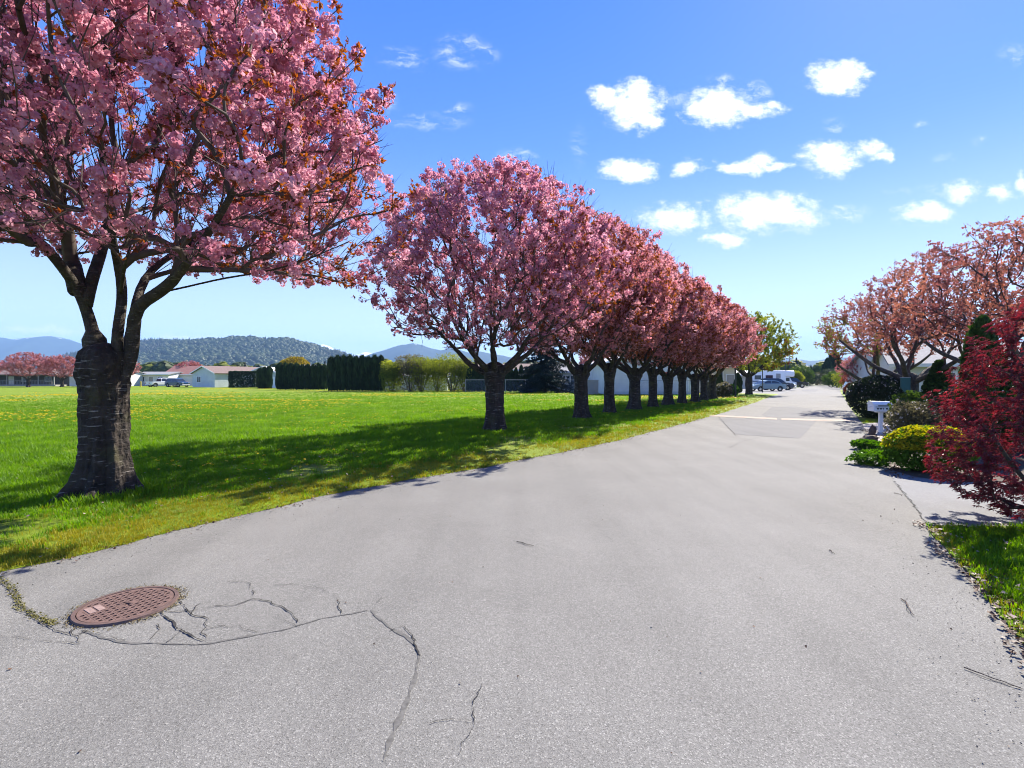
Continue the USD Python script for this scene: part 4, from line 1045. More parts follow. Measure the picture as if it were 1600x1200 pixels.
# planting bed and verge on the right
shrub('golden_shrub', 'low round yellow and green shrub at the edge of the driveway', 'shrub', (7.56, 9.05), .70, .55, .82, 4200, LIMELEAF, .055, 101, 3, .6, .14, 6, extra=(4200, leafy('golden_leaf', [(0.0, (.36, .33, .015)), (.6, (.62, .52, .025)), (1.0, (.74, .56, .06))], .4, patch_scale=3.0), lambda P, d: (d[:, 2] > .05) | (P[:, 2] > .5)))
shrub('pale_shrub', 'sparse grey green shrub with pale leaves right behind the mailbox post', 'shrub', (10.05, 12.5), .66, .62, 1.12, 3400, GREYLEAF, .05, 102, 3, .25, .35, 14, flowers=(120, .022, WHITEPETAL))
shrub('pale_shrub', 'taller olive shrub with long pale leaves beyond the mailbox', 'shrub', (11.35, 14.2), .55, .55, 1.35, 1500, MIDLEAF, .085, 103, 3, .25, .3, 10)
shrub('round_bush', 'large clipped dark green bush with white flowers behind the mailbox', 'shrub', (15.5, 21.2), 1.10, 1.05, 1.80, 7500, DARKLEAF, .075, 104, 3, .72, .10, 8, flowers=(260, .03, WHITEPETAL))
shrub('ground_cover_plant', 'bright green leafy plant at the road edge left of the golden shrub', 'plant', (7.7, 10.5), .20, .40, .16, 520, LIMELEAF, .07, 105, 4, .3, .3, 0)
shrub('ground_cover_plant', 'small bright green plant by the stones under the mailbox', 'plant', (8.5, 11.9), .35, .35, .20, 420, LIMELEAF, .07, 106, 4, .3, .3, 0)
shrub('ground_cover_plant', 'bright green plant at the driveway corner of the bed', 'plant', (7.0, 9.75), .25, .40, .22, 420, LIMELEAF, .06, 107, 4, .3, .3, 0)
shrub('evergreen_shrub', 'dark green shrub between the pale shrub and the red maple', 'shrub', (11.4, 12.6), .75, .7, 1.45, 3600, DARKLEAF, .07, 108, 3, .6, .2, 6)
shrub('evergreen_shrub', 'broad mid green shrub hidden low behind the red maple', 'shrub', (12.6, 11.6), 1.1, .9, 1.5, 3600, MIDLEAF, .075, 109, 3, .6, .2, 6)
shrub('evergreen_shrub', 'dark shrub in the bed behind the red maple at the right edge', 'shrub', (11.4, 9.4), 1.1, .7, 1.2, 3200, DARKLEAF, .07, 110, 3, .6, .2, 6)


def cedar_points(n, r, h, rng, tip=.5):
    z = rng.uniform(0.0, 1, n) ** .9
    th = rng.uniform(0, 2 * PI, n)
    rr = r * np.clip((1 - z) / tip, 0, 1) ** .55 * (1 + .12 * np.sin(3 * th + 9 * z)) * (0.75 + 0.25 * np.clip(z / .15, 0, 1)) * rng.uniform(.72, 1.03, n)
    d = np.stack([np.cos(th), np.sin(th), 0.35 + 0 * th], 1)
    return np.stack([np.cos(th) * rr, np.sin(th) * rr, z * h + .03], 1), d


def cedar_kind(name, n, r, h, leaf, seed, mat=CEDAR, tip=.5):
    rng = np.random.default_rng(seed)
    c = model(name)
    P, d = cedar_points(n, r, h, rng, tip)
    tv = np.array([[-.5, 0, 0], [.5, 0, 0], [.38, .7, .1], [0, 1.25, 0], [-.38, .7, .1]]); tf = np.array([[0, 1, 2], [0, 2, 4], [4, 2, 3]])
    up = np.array([0, 0, 1.0]) + d * .35 + rng.normal(0, .25, d.shape); up /= np.linalg.norm(up, axis=1, keepdims=True)
    N = d - up * (d * up).sum(1, keepdims=True); N += rng.normal(0, .5, N.shape); N -= up * (N * up).sum(1, keepdims=True); N /= np.linalg.norm(N, axis=1, keepdims=True)
    part('foliage', scatter(tv, tf, P, np.stack([np.cross(up, N), up, N], -1), leaf * rng.uniform(.6, 1.3, n)), mat, c)
    part('trunk', cyl([0, 0, -.05], [0, 0, h * .8], r * .13, r * .04, 8), TWIG_BARK, c)
    return c


thuja = cedar_kind('column_thuja', 5200, .46, 3.25, .085, 121, leafy('bright_thuja', [(0.0, (.02, .05, .008)), (.5, (.055, .115, .014)), (1.0, (.13, .21, .025))], .25, patch_scale=3), .55)
copy(thuja, 'conifer', 'bright green column shaped conifer rising behind the red maple', 'tree', (10.75, 11.4, 0), .4, (1.05, 1.0, .93))
copy(thuja, 'conifer', 'dark pointed conifer seen between the two copper tree trunks and the maple', 'tree', (16.6, 19.4, 0), 1.4, (1.1, 1.1, .72))
cones = [cedar_kind('hedge_cedar', 1500, .50, 1.0, .13, 131 + i) for i in range(3)]
blunt = [cedar_kind('blunt_cedar', 1900, .55, 1.0, .12, 136 + i, tip=.16) for i in range(3)]


def cedar_row(x0, x1, base, top, n, words, group, rng, wide=1.0, forms=None):
    """Single cedars side by side, from pixel column x0 to x1; base and top are pixel rows."""
    nth = ['first', 'second', 'third', 'fourth', 'fifth', 'sixth', 'seventh', 'eighth', 'ninth', 'tenth', 'eleventh', 'twelfth', 'thirteenth', 'fourteenth', 'fifteenth', 'sixteenth', 'seventeenth']
    for i in range(n):
        p = G(x0 + (x1 - x0) * (i + .5) / n, base)
        w = abs(G(x1, base)[0] - G(x0, base)[0]) / n
        H = EYE + (HORIZON - top + rng.uniform(-1.6, 1.6)) / F * p[1]
        copy((forms or blunt)[i % 3], 'hedge_cedar', f'{nth[i]} cedar from the left in {words}', 'tree', p, rng.uniform(0, 6), (w * 1.2 * wide, w * 1.2 * wide, H), group)


hr = np.random.default_rng(140)
cedar_row(433, 511, 609.5, 573, 9, 'the dark hedge right of the small blue wall', 'cedars of the dark hedge right of the small blue wall', hr)
cedar_row(513, 600, 612, 563, 9, 'the tallest dark hedge beyond the lawn', 'cedars of the tallest dark hedge', hr)
cedar_row(729, 851, 612.5, 578, 15, 'the pointed row behind the wire fence', 'pointed cedars behind the wire fence', hr, 1.05, cones)
cedar_row(403, 424, 608, 578, 3, 'the short clump beside the white gable', 'cedars of the short clump', hr)


def clipped_hedge(label, x0, x1, base, top, seed, depth=1.2):
    rng = np.random.default_rng(seed)
    a, b = G(x0, base), G(x1, base)
    L = b[0] - a[0]; H = EYE + (HORIZON - top) / F * a[1]
    t = thing('clipped_hedge', label, 'hedge', (a[0], a[1], 0), math.atan2(b[1] - a[1], b[0] - a[0]))
    n = 3600
    face = rng.choice(3, n, p=[.55, .3, .15])
    P = np.stack([rng.uniform(0, L, n), rng.uniform(0, depth, n), rng.uniform(0, H, n)], 1)
    P[face == 0, 1] = rng.uniform(-.03, .12, (face == 0).sum()); P[face == 1, 2] = H - rng.uniform(-.06, .15, (face == 1).sum()); e = face == 2
    P[e, 0] = np.where(rng.uniform(size=e.sum()) < .5, rng.uniform(0, .12, e.sum()), L - rng.uniform(0, .12, e.sum()))
    d = np.zeros((n, 3)); d[face == 0] = [0, -1, .3]; d[face == 1] = [0, 0, 1]; d[e] = np.c_[np.where(P[e, 0] < L / 2, -1, 1), 0 * P[e, 0], .3 + 0 * P[e, 0]]
    part('foliage', scatter(*sprig(3, rng, 1.0, .4), P, frame_z(d + rng.normal(0, .5, d.shape), rng), .16 * rng.uniform(.6, 1.3, n)), CEDAR, t)
    part('stems', cat_m([cyl([x, depth / 2, -.05], [x, depth / 2, H * .8], .05, .02, 6) for x in np.arange(.4, L, .9)]), TWIG_BARK, t)


clipped_hedge('low clipped dark hedge farthest left, in front of the blue gable house', 310, 352, 605, 584, 151)
clipped_hedge('clipped dark hedge in front of the house with grey roof and white gable', 357, 398, 606, 581, 152)

for i, (x, w, top, m, lab) in enumerate([(612, 15, 566, SPRING, 'small light green tree leaning from the end of the tallest hedge'), (641, 20, 557, GREYLEAF, 'bare brownish shrub among the loose pale shrubs beyond the lawn'), (658, 20, 560, SPRING, 'loose yellow green shrub left of the tallest pale one'),
                                         (683, 22, 562, SPRING, 'yellow green shrub in the middle of the loose pale row'), (707, 24, 555, SPRING, 'tallest loose yellow green shrub left of the second tree'), (726, 16, 562, SPRING, 'green shrub at the right end of the loose pale row')]):
    p = G(x, 612.2); H = EYE + (HORIZON - top) / F * p[1]
    shrub('tall_shrub', lab, 'shrub', p, w * 1.2 / F * p[1], 1.4, H * 1.02, 2500, m, .17, 160 + i, 3, .1, .22, 9, lift=0.0, boxy=.9, group='loose pale shrubs beyond the lawn')
p = G(404, 606.5)
shrub('weeping_tree', 'golden yellow dome shaped tree behind the houses', 'tree', (p[0], p[1] + 14, 0), 3.6, 3.4, EYE + (HORIZON - 557) / F * (p[1] + 14), 5200, WILLOW, .22, 170, 4, .6, .12, 8)


def spruce(label, at, h, r, n, seed):
    rng = np.random.default_rng(seed)
    t = thing('spruce_tree', label, 'tree', at)
    part('trunk', cyl([0, 0, -.1], [0, 0, h], .17, .02, 10), GREY_BARK, t)
    bs, P, N = [], [], []
    z = .9
    while z < h - .2:
        rr = r * (1 - z / h) ** .8 + .1
        for k in range(rng.integers(6, 9)):
            th = rng.uniform(0, 2 * PI); e = np.array([math.cos(th), math.sin(th), 0])
            q = np.linspace(0, 1, 7)[:, None] * rng.uniform(.8, 1.08)
            pts = np.array([0, 0, z]) + e * q * rr + np.array([0, 0, 1]) * (-.38 * rr * q ** 1.3 + .16 * rr * q ** 3)
            bs.append(tube(pts, np.linspace(.035, .008, 7), 4, cap=False))
            m = int(n * rr / r / 60)
            u_ = rng.uniform(.15, 1, m); c = np.stack([np.interp(u_, np.linspace(0, 1, 7), pts[:, j]) for j in range(3)], 1)
            side = np.array([-e[1], e[0], 0]) * (rng.normal(0, .20, m) * (1.1 - .6 * u_) * rr * .55)[:, None]
            P.append(c + side + [0, 0, -.08] * np.abs(rng.normal(0, 1, (m, 1)))); N.append(np.c_[np.tile(e[:2] * .5, (m, 1)), -.35 + 0 * u_] + rng.normal(0, .4, (m, 3)))
        z += rng.uniform(.28, .4)
    part('boughs', cat_m(bs), TWIG_BARK, t)
    P, N = np.vstack(P), np.vstack(N)
    part('foliage', scatter(*sprig(5, rng, 1.0, .14, .45), P, frame_z(N, rng), .26 * rng.uniform(.7, 1.3, len(P))), SPRUCE, t)


spruce('dark blue green spruce with layered boughs behind the second and third blossom trees', (3.9, 58.5, 0), 8.2, 4.0, 5200, 181)

for i, (x, z, sc, lab) in enumerate([(-34, 96, .95, 'pink cherry tree at the very left edge in front of the dark porch house'), (44, 95, 1.0, 'pink cherry tree with forked trunk in front of the dark porch house'), (97, 95, .92, 'pink cherry tree between the dark porch house and the white house'), (186, 98, .95, 'pink cherry tree hidden behind the big near trunk')]):
    copy(kinds[i % 3], 'cherry_tree', lab, 'tree', ((x - 800) / F * z, z, 0), 1.1 + i * 1.9, (sc, sc, sc * .82), 'far pink cherries before the left houses')
copy(kinds[1], 'cherry_tree', 'small pink blossom tree beside the road far off on the right', 'tree', ((1348 - 800) / F * 47, 47, 0), 2.0, .5)
copy(kinds[2], 'cherry_tree', 'far pink blossom tree behind the houses and red brown roof', 'tree', ((296 - 800) / F * 118, 118, 0), 2.0, (.9, .9, .72))
copy(kinds[0], 'cherry_tree', 'pink blossom tree beside the pale house behind the third and fourth trees', 'tree', ((936 - 800) / F * 62, 62, 0), 2.0, .75)

for i, (x, z, rx, h, m, lab) in enumerate([(1250, 108, 2.9, 4.2, MIDLEAF, 'green rounded tree at the left of the road end'), (1240, 104, 1.9, 3.2, SPRING, 'yellow green bush before the rounded tree at the road end'), (1262, 112, 2.4, 3.4, DARKLEAF, 'dark green bush at the road end'),
                                           (1280, 125, 2.6, 3.0, GREYLEAF, 'olive bush closing the end of the road'), (1298, 100, 2.4, 3.6, DARKLEAF, 'dark bush right of the road end'), (1312, 88, 2.8, 3.0, MIDLEAF, 'mid green bush on the right near the road end'), (1326, 74, 2.2, 3.0, SPRING, 'yellow bush along the right side before the road end'),
                                           (1338, 66, 1.8, 2.4, ORANGELEAF, 'orange tinted bush beyond the silver car'), (1332, 47, .62, 1.25, ORANGELEAF, 'small orange red bush in front of the silver car'), (1338, 38, .6, .9, MIDLEAF, 'small green bush at the right road edge before the orange one'),
                                           (1131, 43.6, .75, 1.25, GREYLEAF, 'shrub with white flowers beside the dark post'), (1109, 47, .8, 1.2, GREYLEAF, 'pale shrub behind the last cherry trunks'), (1142, 49, .7, 1.0, LIMELEAF, 'green plant right of the dark post')]):
    shrub('roadside_bush', lab, 'shrub', ((x - 800) / F * z, z), rx, rx * .9, h, 1500, m, .09 + .0016 * z, 190 + i, 3, .5, .22, 5, flowers=(160, .06, WHITEPETAL) if 'white flowers' in lab else None)
for i, (x, z, h) in enumerate([(1124, 54, 1.9), (1153, 55, 2.0), (1301, 135, 7.5), (1310, 138, 6.5), (1293, 132, 6.0)]):
    copy(cones[i % 3], 'conifer', ['small dark cone shaped conifer against the beige wall', 'small dark conifer right of the dark post', 'tallest dark conifer beyond the road end', 'dark conifer right of the tallest one beyond the road end', 'dark conifer left of the tallest one beyond the road end'][i], 'tree', ((x - 800) / F * z, z, 0), i, (h * .42, h * .42, h))

# ------------------------------------------------------------------ houses
def siding(name, col, pitch=0.2):
    n = {'g': ('geometry', {}), 'x': ('separate_xyz', {}), 'q': ('math', dict(math_type='multiply', value2=1 / pitch)), 'f': ('math', dict(math_type='fraction')),
         'n': ('noise_texture', dict(scale=1.2, detail=5.0)), 'r': ('rgb_ramp', dict(ramp=[(.3, tuple(c * .9 for c in col)), (.7, tuple(min(1, c * 1.06) for c in col))])),
         'b': ('bump', dict(strength=.8, distance=.02)), 'p': ('principled_bsdf', dict(roughness=.6))}
    return M(name, n, [('g.position', 'x.vector'), ('x.z', 'q.value1'), ('q.value', 'f.value1'), ('g.position', 'n.vector'), ('n.fac', 'r.fac'), ('r.color', 'p.base_color'), ('f.value', 'b.height'), ('b.normal', 'p.normal')], 'p.BSDF')


WALL_WHITE = siding('white_siding', (0.62, 0.62, 0.60))
WALL_BLUE = siding('pale_blue_siding', (0.46, 0.50, 0.51))
WALL_BEIGE = siding('beige_siding', (0.60, 0.55, 0.44))
WALL_GREY = siding('grey_siding', (0.30, 0.29, 0.27))
WALL_DARK = siding('dark_siding', (0.09, 0.085, 0.08))
ROOF_BROWN = plain('brown_shingle', (0.17, 0.12, 0.105), 0.9, vary=.25, scale=7, bump=.4)
ROOF_GREY = plain('grey_shingle', (0.22, 0.22, 0.225), 0.9, vary=.2, scale=7, bump=.4)
ROOF_PALE = plain('pale_metal_roof', (0.50, 0.49, 0.47), 0.5, vary=.1, scale=3)
ROOF_RED = plain('red_brown_shingle', (0.24, 0.115, 0.095), 0.9, vary=.2, scale=7, bump=.4)
PANE = plain('house_window_pane', (0.035, 0.05, 0.06), 0.06, vary=.2, spec=.9)
CURTAIN = plain('drawn_curtain', (0.45, 0.44, 0.42), 0.9, vary=.15)


def house(name, label, at, rotz, w, d, eave, peak, wall, roof, windows=(), doors=(), gable='side', over=.35, trim=None, chimney=None, cat='house'):
    """at: the middle of the front wall's foot. gable='front': the gable faces -y; 'side': the ridge runs along x. windows: (x, z, width, height)."""
    trim = trim or WHITEPAINT
    t = thing(name, label, cat, (at[0], at[1], 0), rotz)
    if gable == 'front':
        m = extrude([(-w / 2, -.2), (w / 2, -.2), (w / 2, eave), (0, peak), (-w / 2, eave)], 0, d)
    else:
        v, f = extrude([(0, -.2), (d, -.2), (d, eave), (d / 2, peak), (0, eave)], -w / 2, w / 2)
        m = (np.stack([v[:, 1], v[:, 0], v[:, 2]], 1), f[:, ::-1])
    part('wall', m, wall, t)
    th = .14
    for sgn in (-1, 1):
        half = (w if gable == 'front' else d) / 2
        sl = (peak - eave) / half
        q = [(0, peak + .01), (sgn * (half + over), eave - sl * over + .01), (sgn * (half + over), eave - sl * over + th), (0, peak + th + .01)]
        lim = (-over, d + over) if gable == 'front' else (-w / 2 - over, w / 2 + over)
        v, f = extrude(q, *lim)
        if gable != 'front':
            v = np.stack([v[:, 1], v[:, 0] + d / 2, v[:, 2]], 1)
        m2 = trimesh.Trimesh(v, f, process=False); m2.fix_normals()
        rp = part('roof', (np.array(m2.vertices), np.array(m2.faces)), roof, t)
        if gable == 'front':
            k = cat_m([box(min(0, sgn * (half + over)), max(0, sgn * (half + over)), -over - .03, -over - .005, 0, .16)])
            x = k[0][:, 0]; k[0][:, 2] += peak - np.abs(x) * sl - .02
            part('barge_board', k, trim, t)
        else:
            y = -over - .03 if sgn < 0 else d + over + .005
            part('gutter', box(-w / 2 - over, w / 2 + over, y, y + .025, eave - sl * over - .04, eave - sl * over + th + .02), trim, t)
    for i, (x, z, ww, hh) in enumerate(windows):
        fr = cat_m([box(x - ww / 2 - .07, x + ww / 2 + .07, -.05, -.004, z - hh / 2 - .09, z - hh / 2), box(x - ww / 2 - .07, x + ww / 2 + .07, -.05, -.004, z + hh / 2, z + hh / 2 + .07),
                    box(x - ww / 2 - .07, x - ww / 2, -.045, -.004, z - hh / 2, z + hh / 2), box(x + ww / 2, x + ww / 2 + .07, -.045, -.004, z - hh / 2, z + hh / 2), box(x - .02, x + .02, -.04, -.01, z - hh / 2, z + hh / 2)])
        wn = UsdGeom.Xform.Define(stage, path_for('window', t)).GetPrim()
        part('frame', fr, trim, wn); part('pane', box(x - ww / 2, x + ww / 2, -.02, -.006, z - hh / 2, z + hh / 2), PANE if i % 3 else PANE, wn)
    for x, ww, hh, m in doors:
        dr = UsdGeom.Xform.Define(stage, path_for('door', t)).GetPrim()
        part('leaf', box(x - ww / 2, x + ww / 2, -.03, -.005, .05, hh), m, dr); part('frame', cat_m([box(x - ww / 2 - .08, x - ww / 2, -.05, -.004, 0, hh + .08), box(x + ww / 2, x + ww / 2 + .08, -.05, -.004, 0, hh + .08), box(x - ww / 2, x + ww / 2, -.05, -.004, hh, hh + .08)]), trim, dr)
        part('handle', box(x + ww / 2 - .14, x + ww / 2 - .08, -.08, -.032, 1.0, 1.05), CHROME, dr)
    if chimney:
        part('chimney', box(chimney[0] - .3, chimney[0] + .3, chimney[1] - .3, chimney[1] + .3, eave, peak + .7), ROOF_RED, t)
    return t


def at_px(x, z):
    return ((x - 800) / F * z, z)


h1 = house('porch_house', 'long dark house with a deep open porch and railing at the far left', at_px(10, 106), .05, 26, 8, 2.5, 3.6, WALL_DARK, ROOF_BROWN, [(-9, 1.5, 1.6, 1.0), (-3, 1.5, 1.8, 1.0), (4, 1.5, 1.6, 1.0), (8.5, 1.5, 1.2, 1.0)], [(1, .95, 2.05, WHITEPAINT)], over=.5)
part('porch_roof', box(-13, 12.6, -3.2, -.55, 2.35, 2.5), ROOF_BROWN, h1)
for i, x in enumerate(np.linspace(-12.6, 12.2, 9)):
    part('porch_post', box(x - .07, x + .07, -3.1, -2.96, 0, 2.35), WALL_GREY, h1)
part('porch_floor', box(-13, 12.6, -3.2, -.06, -.1, .35), WALL_GREY, h1)
rail = [box(-12.6, 12.2, -3.06, -3.0, 1.15, 1.22), box(-12.6, 12.2, -3.06, -3.0, .45, .5)] + [box(x - .02, x + .02, -3.045, -3.015, .5, 1.15) for x in np.arange(-12.4, 12.1, .3)]
part('railing', cat_m(rail), WALL_GREY, h1)
house('mobile_home', 'white house with a square window left of the big near trunk', at_px(150, 103), -.05, 11.5, 7, 2.45, 3.1, WALL_WHITE, ROOF_GREY, [(-3.5, 1.5, .95, 1.1), (0, 1.5, 1.3, 1.1), (3.8, 1.5, 1.3, 1.1)], [(1.9, .9, 2.0, WALL_GREY)])
house('mobile_home', 'low pale house with flat dark carport roof right of the big near trunk', at_px(236, 108), 0, 7.5, 7, 2.5, 3.0, WALL_WHITE, ROOF_GREY, [(-2, 1.5, 1.1, 1.0), (2, 1.5, 1.1, 1.0)], [(0, .9, 2.0, WALL_GREY)])
hg = house('mobile_home', 'pale blue house with brown roof, its gable end turned to the lawn', at_px(318, 92), -.42, 6.2, 13, 2.65, 3.85, WALL_BLUE, ROOF_BROWN, [(-1.3, 1.5, 1.0, 1.0)], [], gable='front')
house('mobile_home', 'house with red brown roof half hidden behind the blue gable house', at_px(300, 112), .05, 12, 8, 2.6, 4.4, WALL_WHITE, ROOF_RED, [(2, 1.5, 1.2, 1.0)], [])
house('mobile_home', 'house with grey roof behind the clipped hedges', at_px(358, 104), -.05, 9.0, 7, 2.6, 3.75, WALL_BLUE, ROOF_GREY, [(-2, 1.5, 1.2, 1.0), (1.8, 1.5, 1.2, 1.0)], [])
house('mobile_home', 'white house with front gable and pale roof under the golden tree', at_px(410, 98), .25, 5.4, 11, 2.7, 3.95, WALL_WHITE, ROOF_PALE, [(-1.2, 1.5, .9, 1.1), (1.2, 1.5, .9, 1.1)], [], gable='front')
house('garden_shed', 'small pale blue shed between the short cedar clump and dark hedge', at_px(428.5, 84), .1, 1.5, 2.2, 2.25, 2.75, WALL_BLUE, ROOF_GREY, [], [(0, .7, 1.85, WHITEPAINT)], gable='front', over=.15, cat='shed')
house('mobile_home', 'pale roofed house showing above the dark hedge', at_px(474, 84), .04, 8.5, 7, 2.7, 3.9, WALL_WHITE, ROOF_PALE, [(-2, 1.5, 1.2, 1.0), (1.8, 1.5, 1.2, 1.0)], [])
house('mobile_home', 'low white house seen through the loose pale shrubs', at_px(650, 68), .05, 8.5, 6, 1.9, 2.4, WALL_WHITE, ROOF_GREY, [(-2.6, 1.2, 1.0, .8), (.5, 1.2, 1.2, .8)], [])
house('mobile_home', 'long house with brown roof above the pointed cedar row', at_px(780, 72), .03, 12.5, 7, 2.9, 3.75, WALL_BEIGE, ROOF_BROWN, [(-4, 1.6, 1.3, 1.0), (0, 1.6, 1.6, 1.0), (4, 1.6, 1.3, 1.0)], [])
house('mobile_home', 'pale blue white house with wide window beside the spruce', at_px(893, 64), .06, 7.6, 7, 2.55, 3.5, WALL_BLUE, ROOF_GREY, [(-2.3, 1.55, 1.2, .95), (.4, 1.55, 1.0, .95), (2.5, 1.5, .9, 1.0)], [(-.9, .85, 2.0, WHITEPAINT)])
hw = house('hall', 'large blank white building with front gable behind the row of trunks', at_px(1017, 51), .10, 9.4, 12, 3.25, 4.5, WALL_WHITE, ROOF_PALE, [], [], gable='front', over=.3, cat='building')
part('corner_board', box(-4.72, -4.62, -.02, -.003, 0, 3.2), WHITEPAINT, hw); part('corner_board', box(4.62, 4.72, -.02, -.003, 0, 3.2), WHITEPAINT, hw); part('base_board', box(-4.6, 4.6, -.025, -.004, -.05, .35), WALL_BLUE, hw); part('downpipe', box(3.9, 3.98, -.09, -.012, .36, 3.1), WHITEPAINT, hw)
house('mobile_home', 'beige house with tall dark windows behind the last trunks of the row', at_px(1119, 57), .12, 4.9, 8, 3.0, 3.9, WALL_BEIGE, ROOF_PALE, [(-1.4, 1.75, .5, 1.5), (.5, 1.75, .55, 1.5)], [(1.7, .9, 2.1, WALL_GREY)])
house('mobile_home', 'low pale building with wide eaves behind the yellow green tree', at_px(1163, 82), .15, 6.5, 8, 2.3, 2.9, WALL_BEIGE, ROOF_PALE, [(-1.2, 1.4, 1.1, .9), (1.4, 1.4, 1.1, .9)], [], over=.8)
house('mobile_home', 'grey roofed house behind the copper leaved trees on the right', at_px(1478, 40), -.2, 8.0, 7.5, 2.5, 4.2, WALL_BLUE, ROOF_GREY, [(-2.4, 1.5, 1.2, 1.0), (1.6, 1.5, 1.4, 1.0)], [(-.4, .9, 2.0, WHITEPAINT)])
house('mobile_home', 'white house hidden behind the red maple and conifer', at_px(1560, 27), -.5, 9, 7, 2.5, 3.7, WALL_WHITE, ROOF_GREY, [(-2.4, 1.5, 1.2, 1.0), (1.6, 1.5, 1.4, 1.0)], [(-.4, .9, 2.0, WALL_GREY)])

# ------------------------------------------------------------------ wire fence
def wire_fence(label, pts, h, seed):
    t = thing('wire_fence', label, 'fence', (0, 0, 0))
    P = np.array(pts, float); d = np.r_[0, np.cumsum(np.linalg.norm(np.diff(P, axis=0), axis=1))]; L = d[-1]
    pt = lambda x: np.stack([np.interp(x, d, P[:, 0]), np.interp(x, d, P[:, 1])], -1)
    for x in np.arange(0, L + .1, 2.4):
        q = pt(x); part('post', cyl([*q, -.1], [*q, h + .05], .035, sides=8), STEEL, t)
    part('top_rail', tube(np.c_[pt(np.linspace(0, L, 40)), np.full(40, h)], .024, 6), STEEL, t)
    wires = []
    for sgn in (-1, 1):
        for x in np.arange(-h, L + h, .085):
            a, b = x, x + h; z0, z1 = (0.05, h) if sgn > 0 else (h, .05)
            if a < 0: z0 += (z1 - z0) * (-a / h); a = 0
            if b > L: z1 -= (z1 - z0) * ((b - L) / (b - a)) if b > a else 0; b = L
            if b - a < .05: continue
            wires.append(tube(np.array([[*pt(a), z0], [*pt(b), z1]]), .0018, 3, cap=False))
    part('wire_mesh', cat_m(wires), STEEL, t, kind='stuff')


wire_fence('grey chain link fence in front of the pointed cedars and white building', [at_px(727, 59.5), at_px(850, 59.5), at_px(945, 52.5), at_px(1092, 47.5)], 1.5, 1)
wf = thing('wooden_fence', 'short dark slatted fence panel by the beige house', 'fence', (*at_px(1123, 54.5), 0), .1)
for i in range(9):
    part('board', box(-.95 + i * .21, -.77 + i * .21, -.015, .015, .05, 1.35), WALL_DARK, wf)
for z in (.3, 1.1):
    part('rail', box(-1, 1, .016, .06, z - .04, z + .04), WALL_DARK, wf)
gy = thing('fence_panel', 'grey solid fence panel between the third and fourth trunks', 'fence', (*at_px(925, 50.8), 0), .45)
for i in range(6):
    part('board', box(-.78 + i * .26, -.54 + i * .26, -.02, .02, .03, 1.5), WALL_GREY, gy)
part('rail', box(-.8, .8, .022, .07, 1.2, 1.3), WALL_GREY, gy)

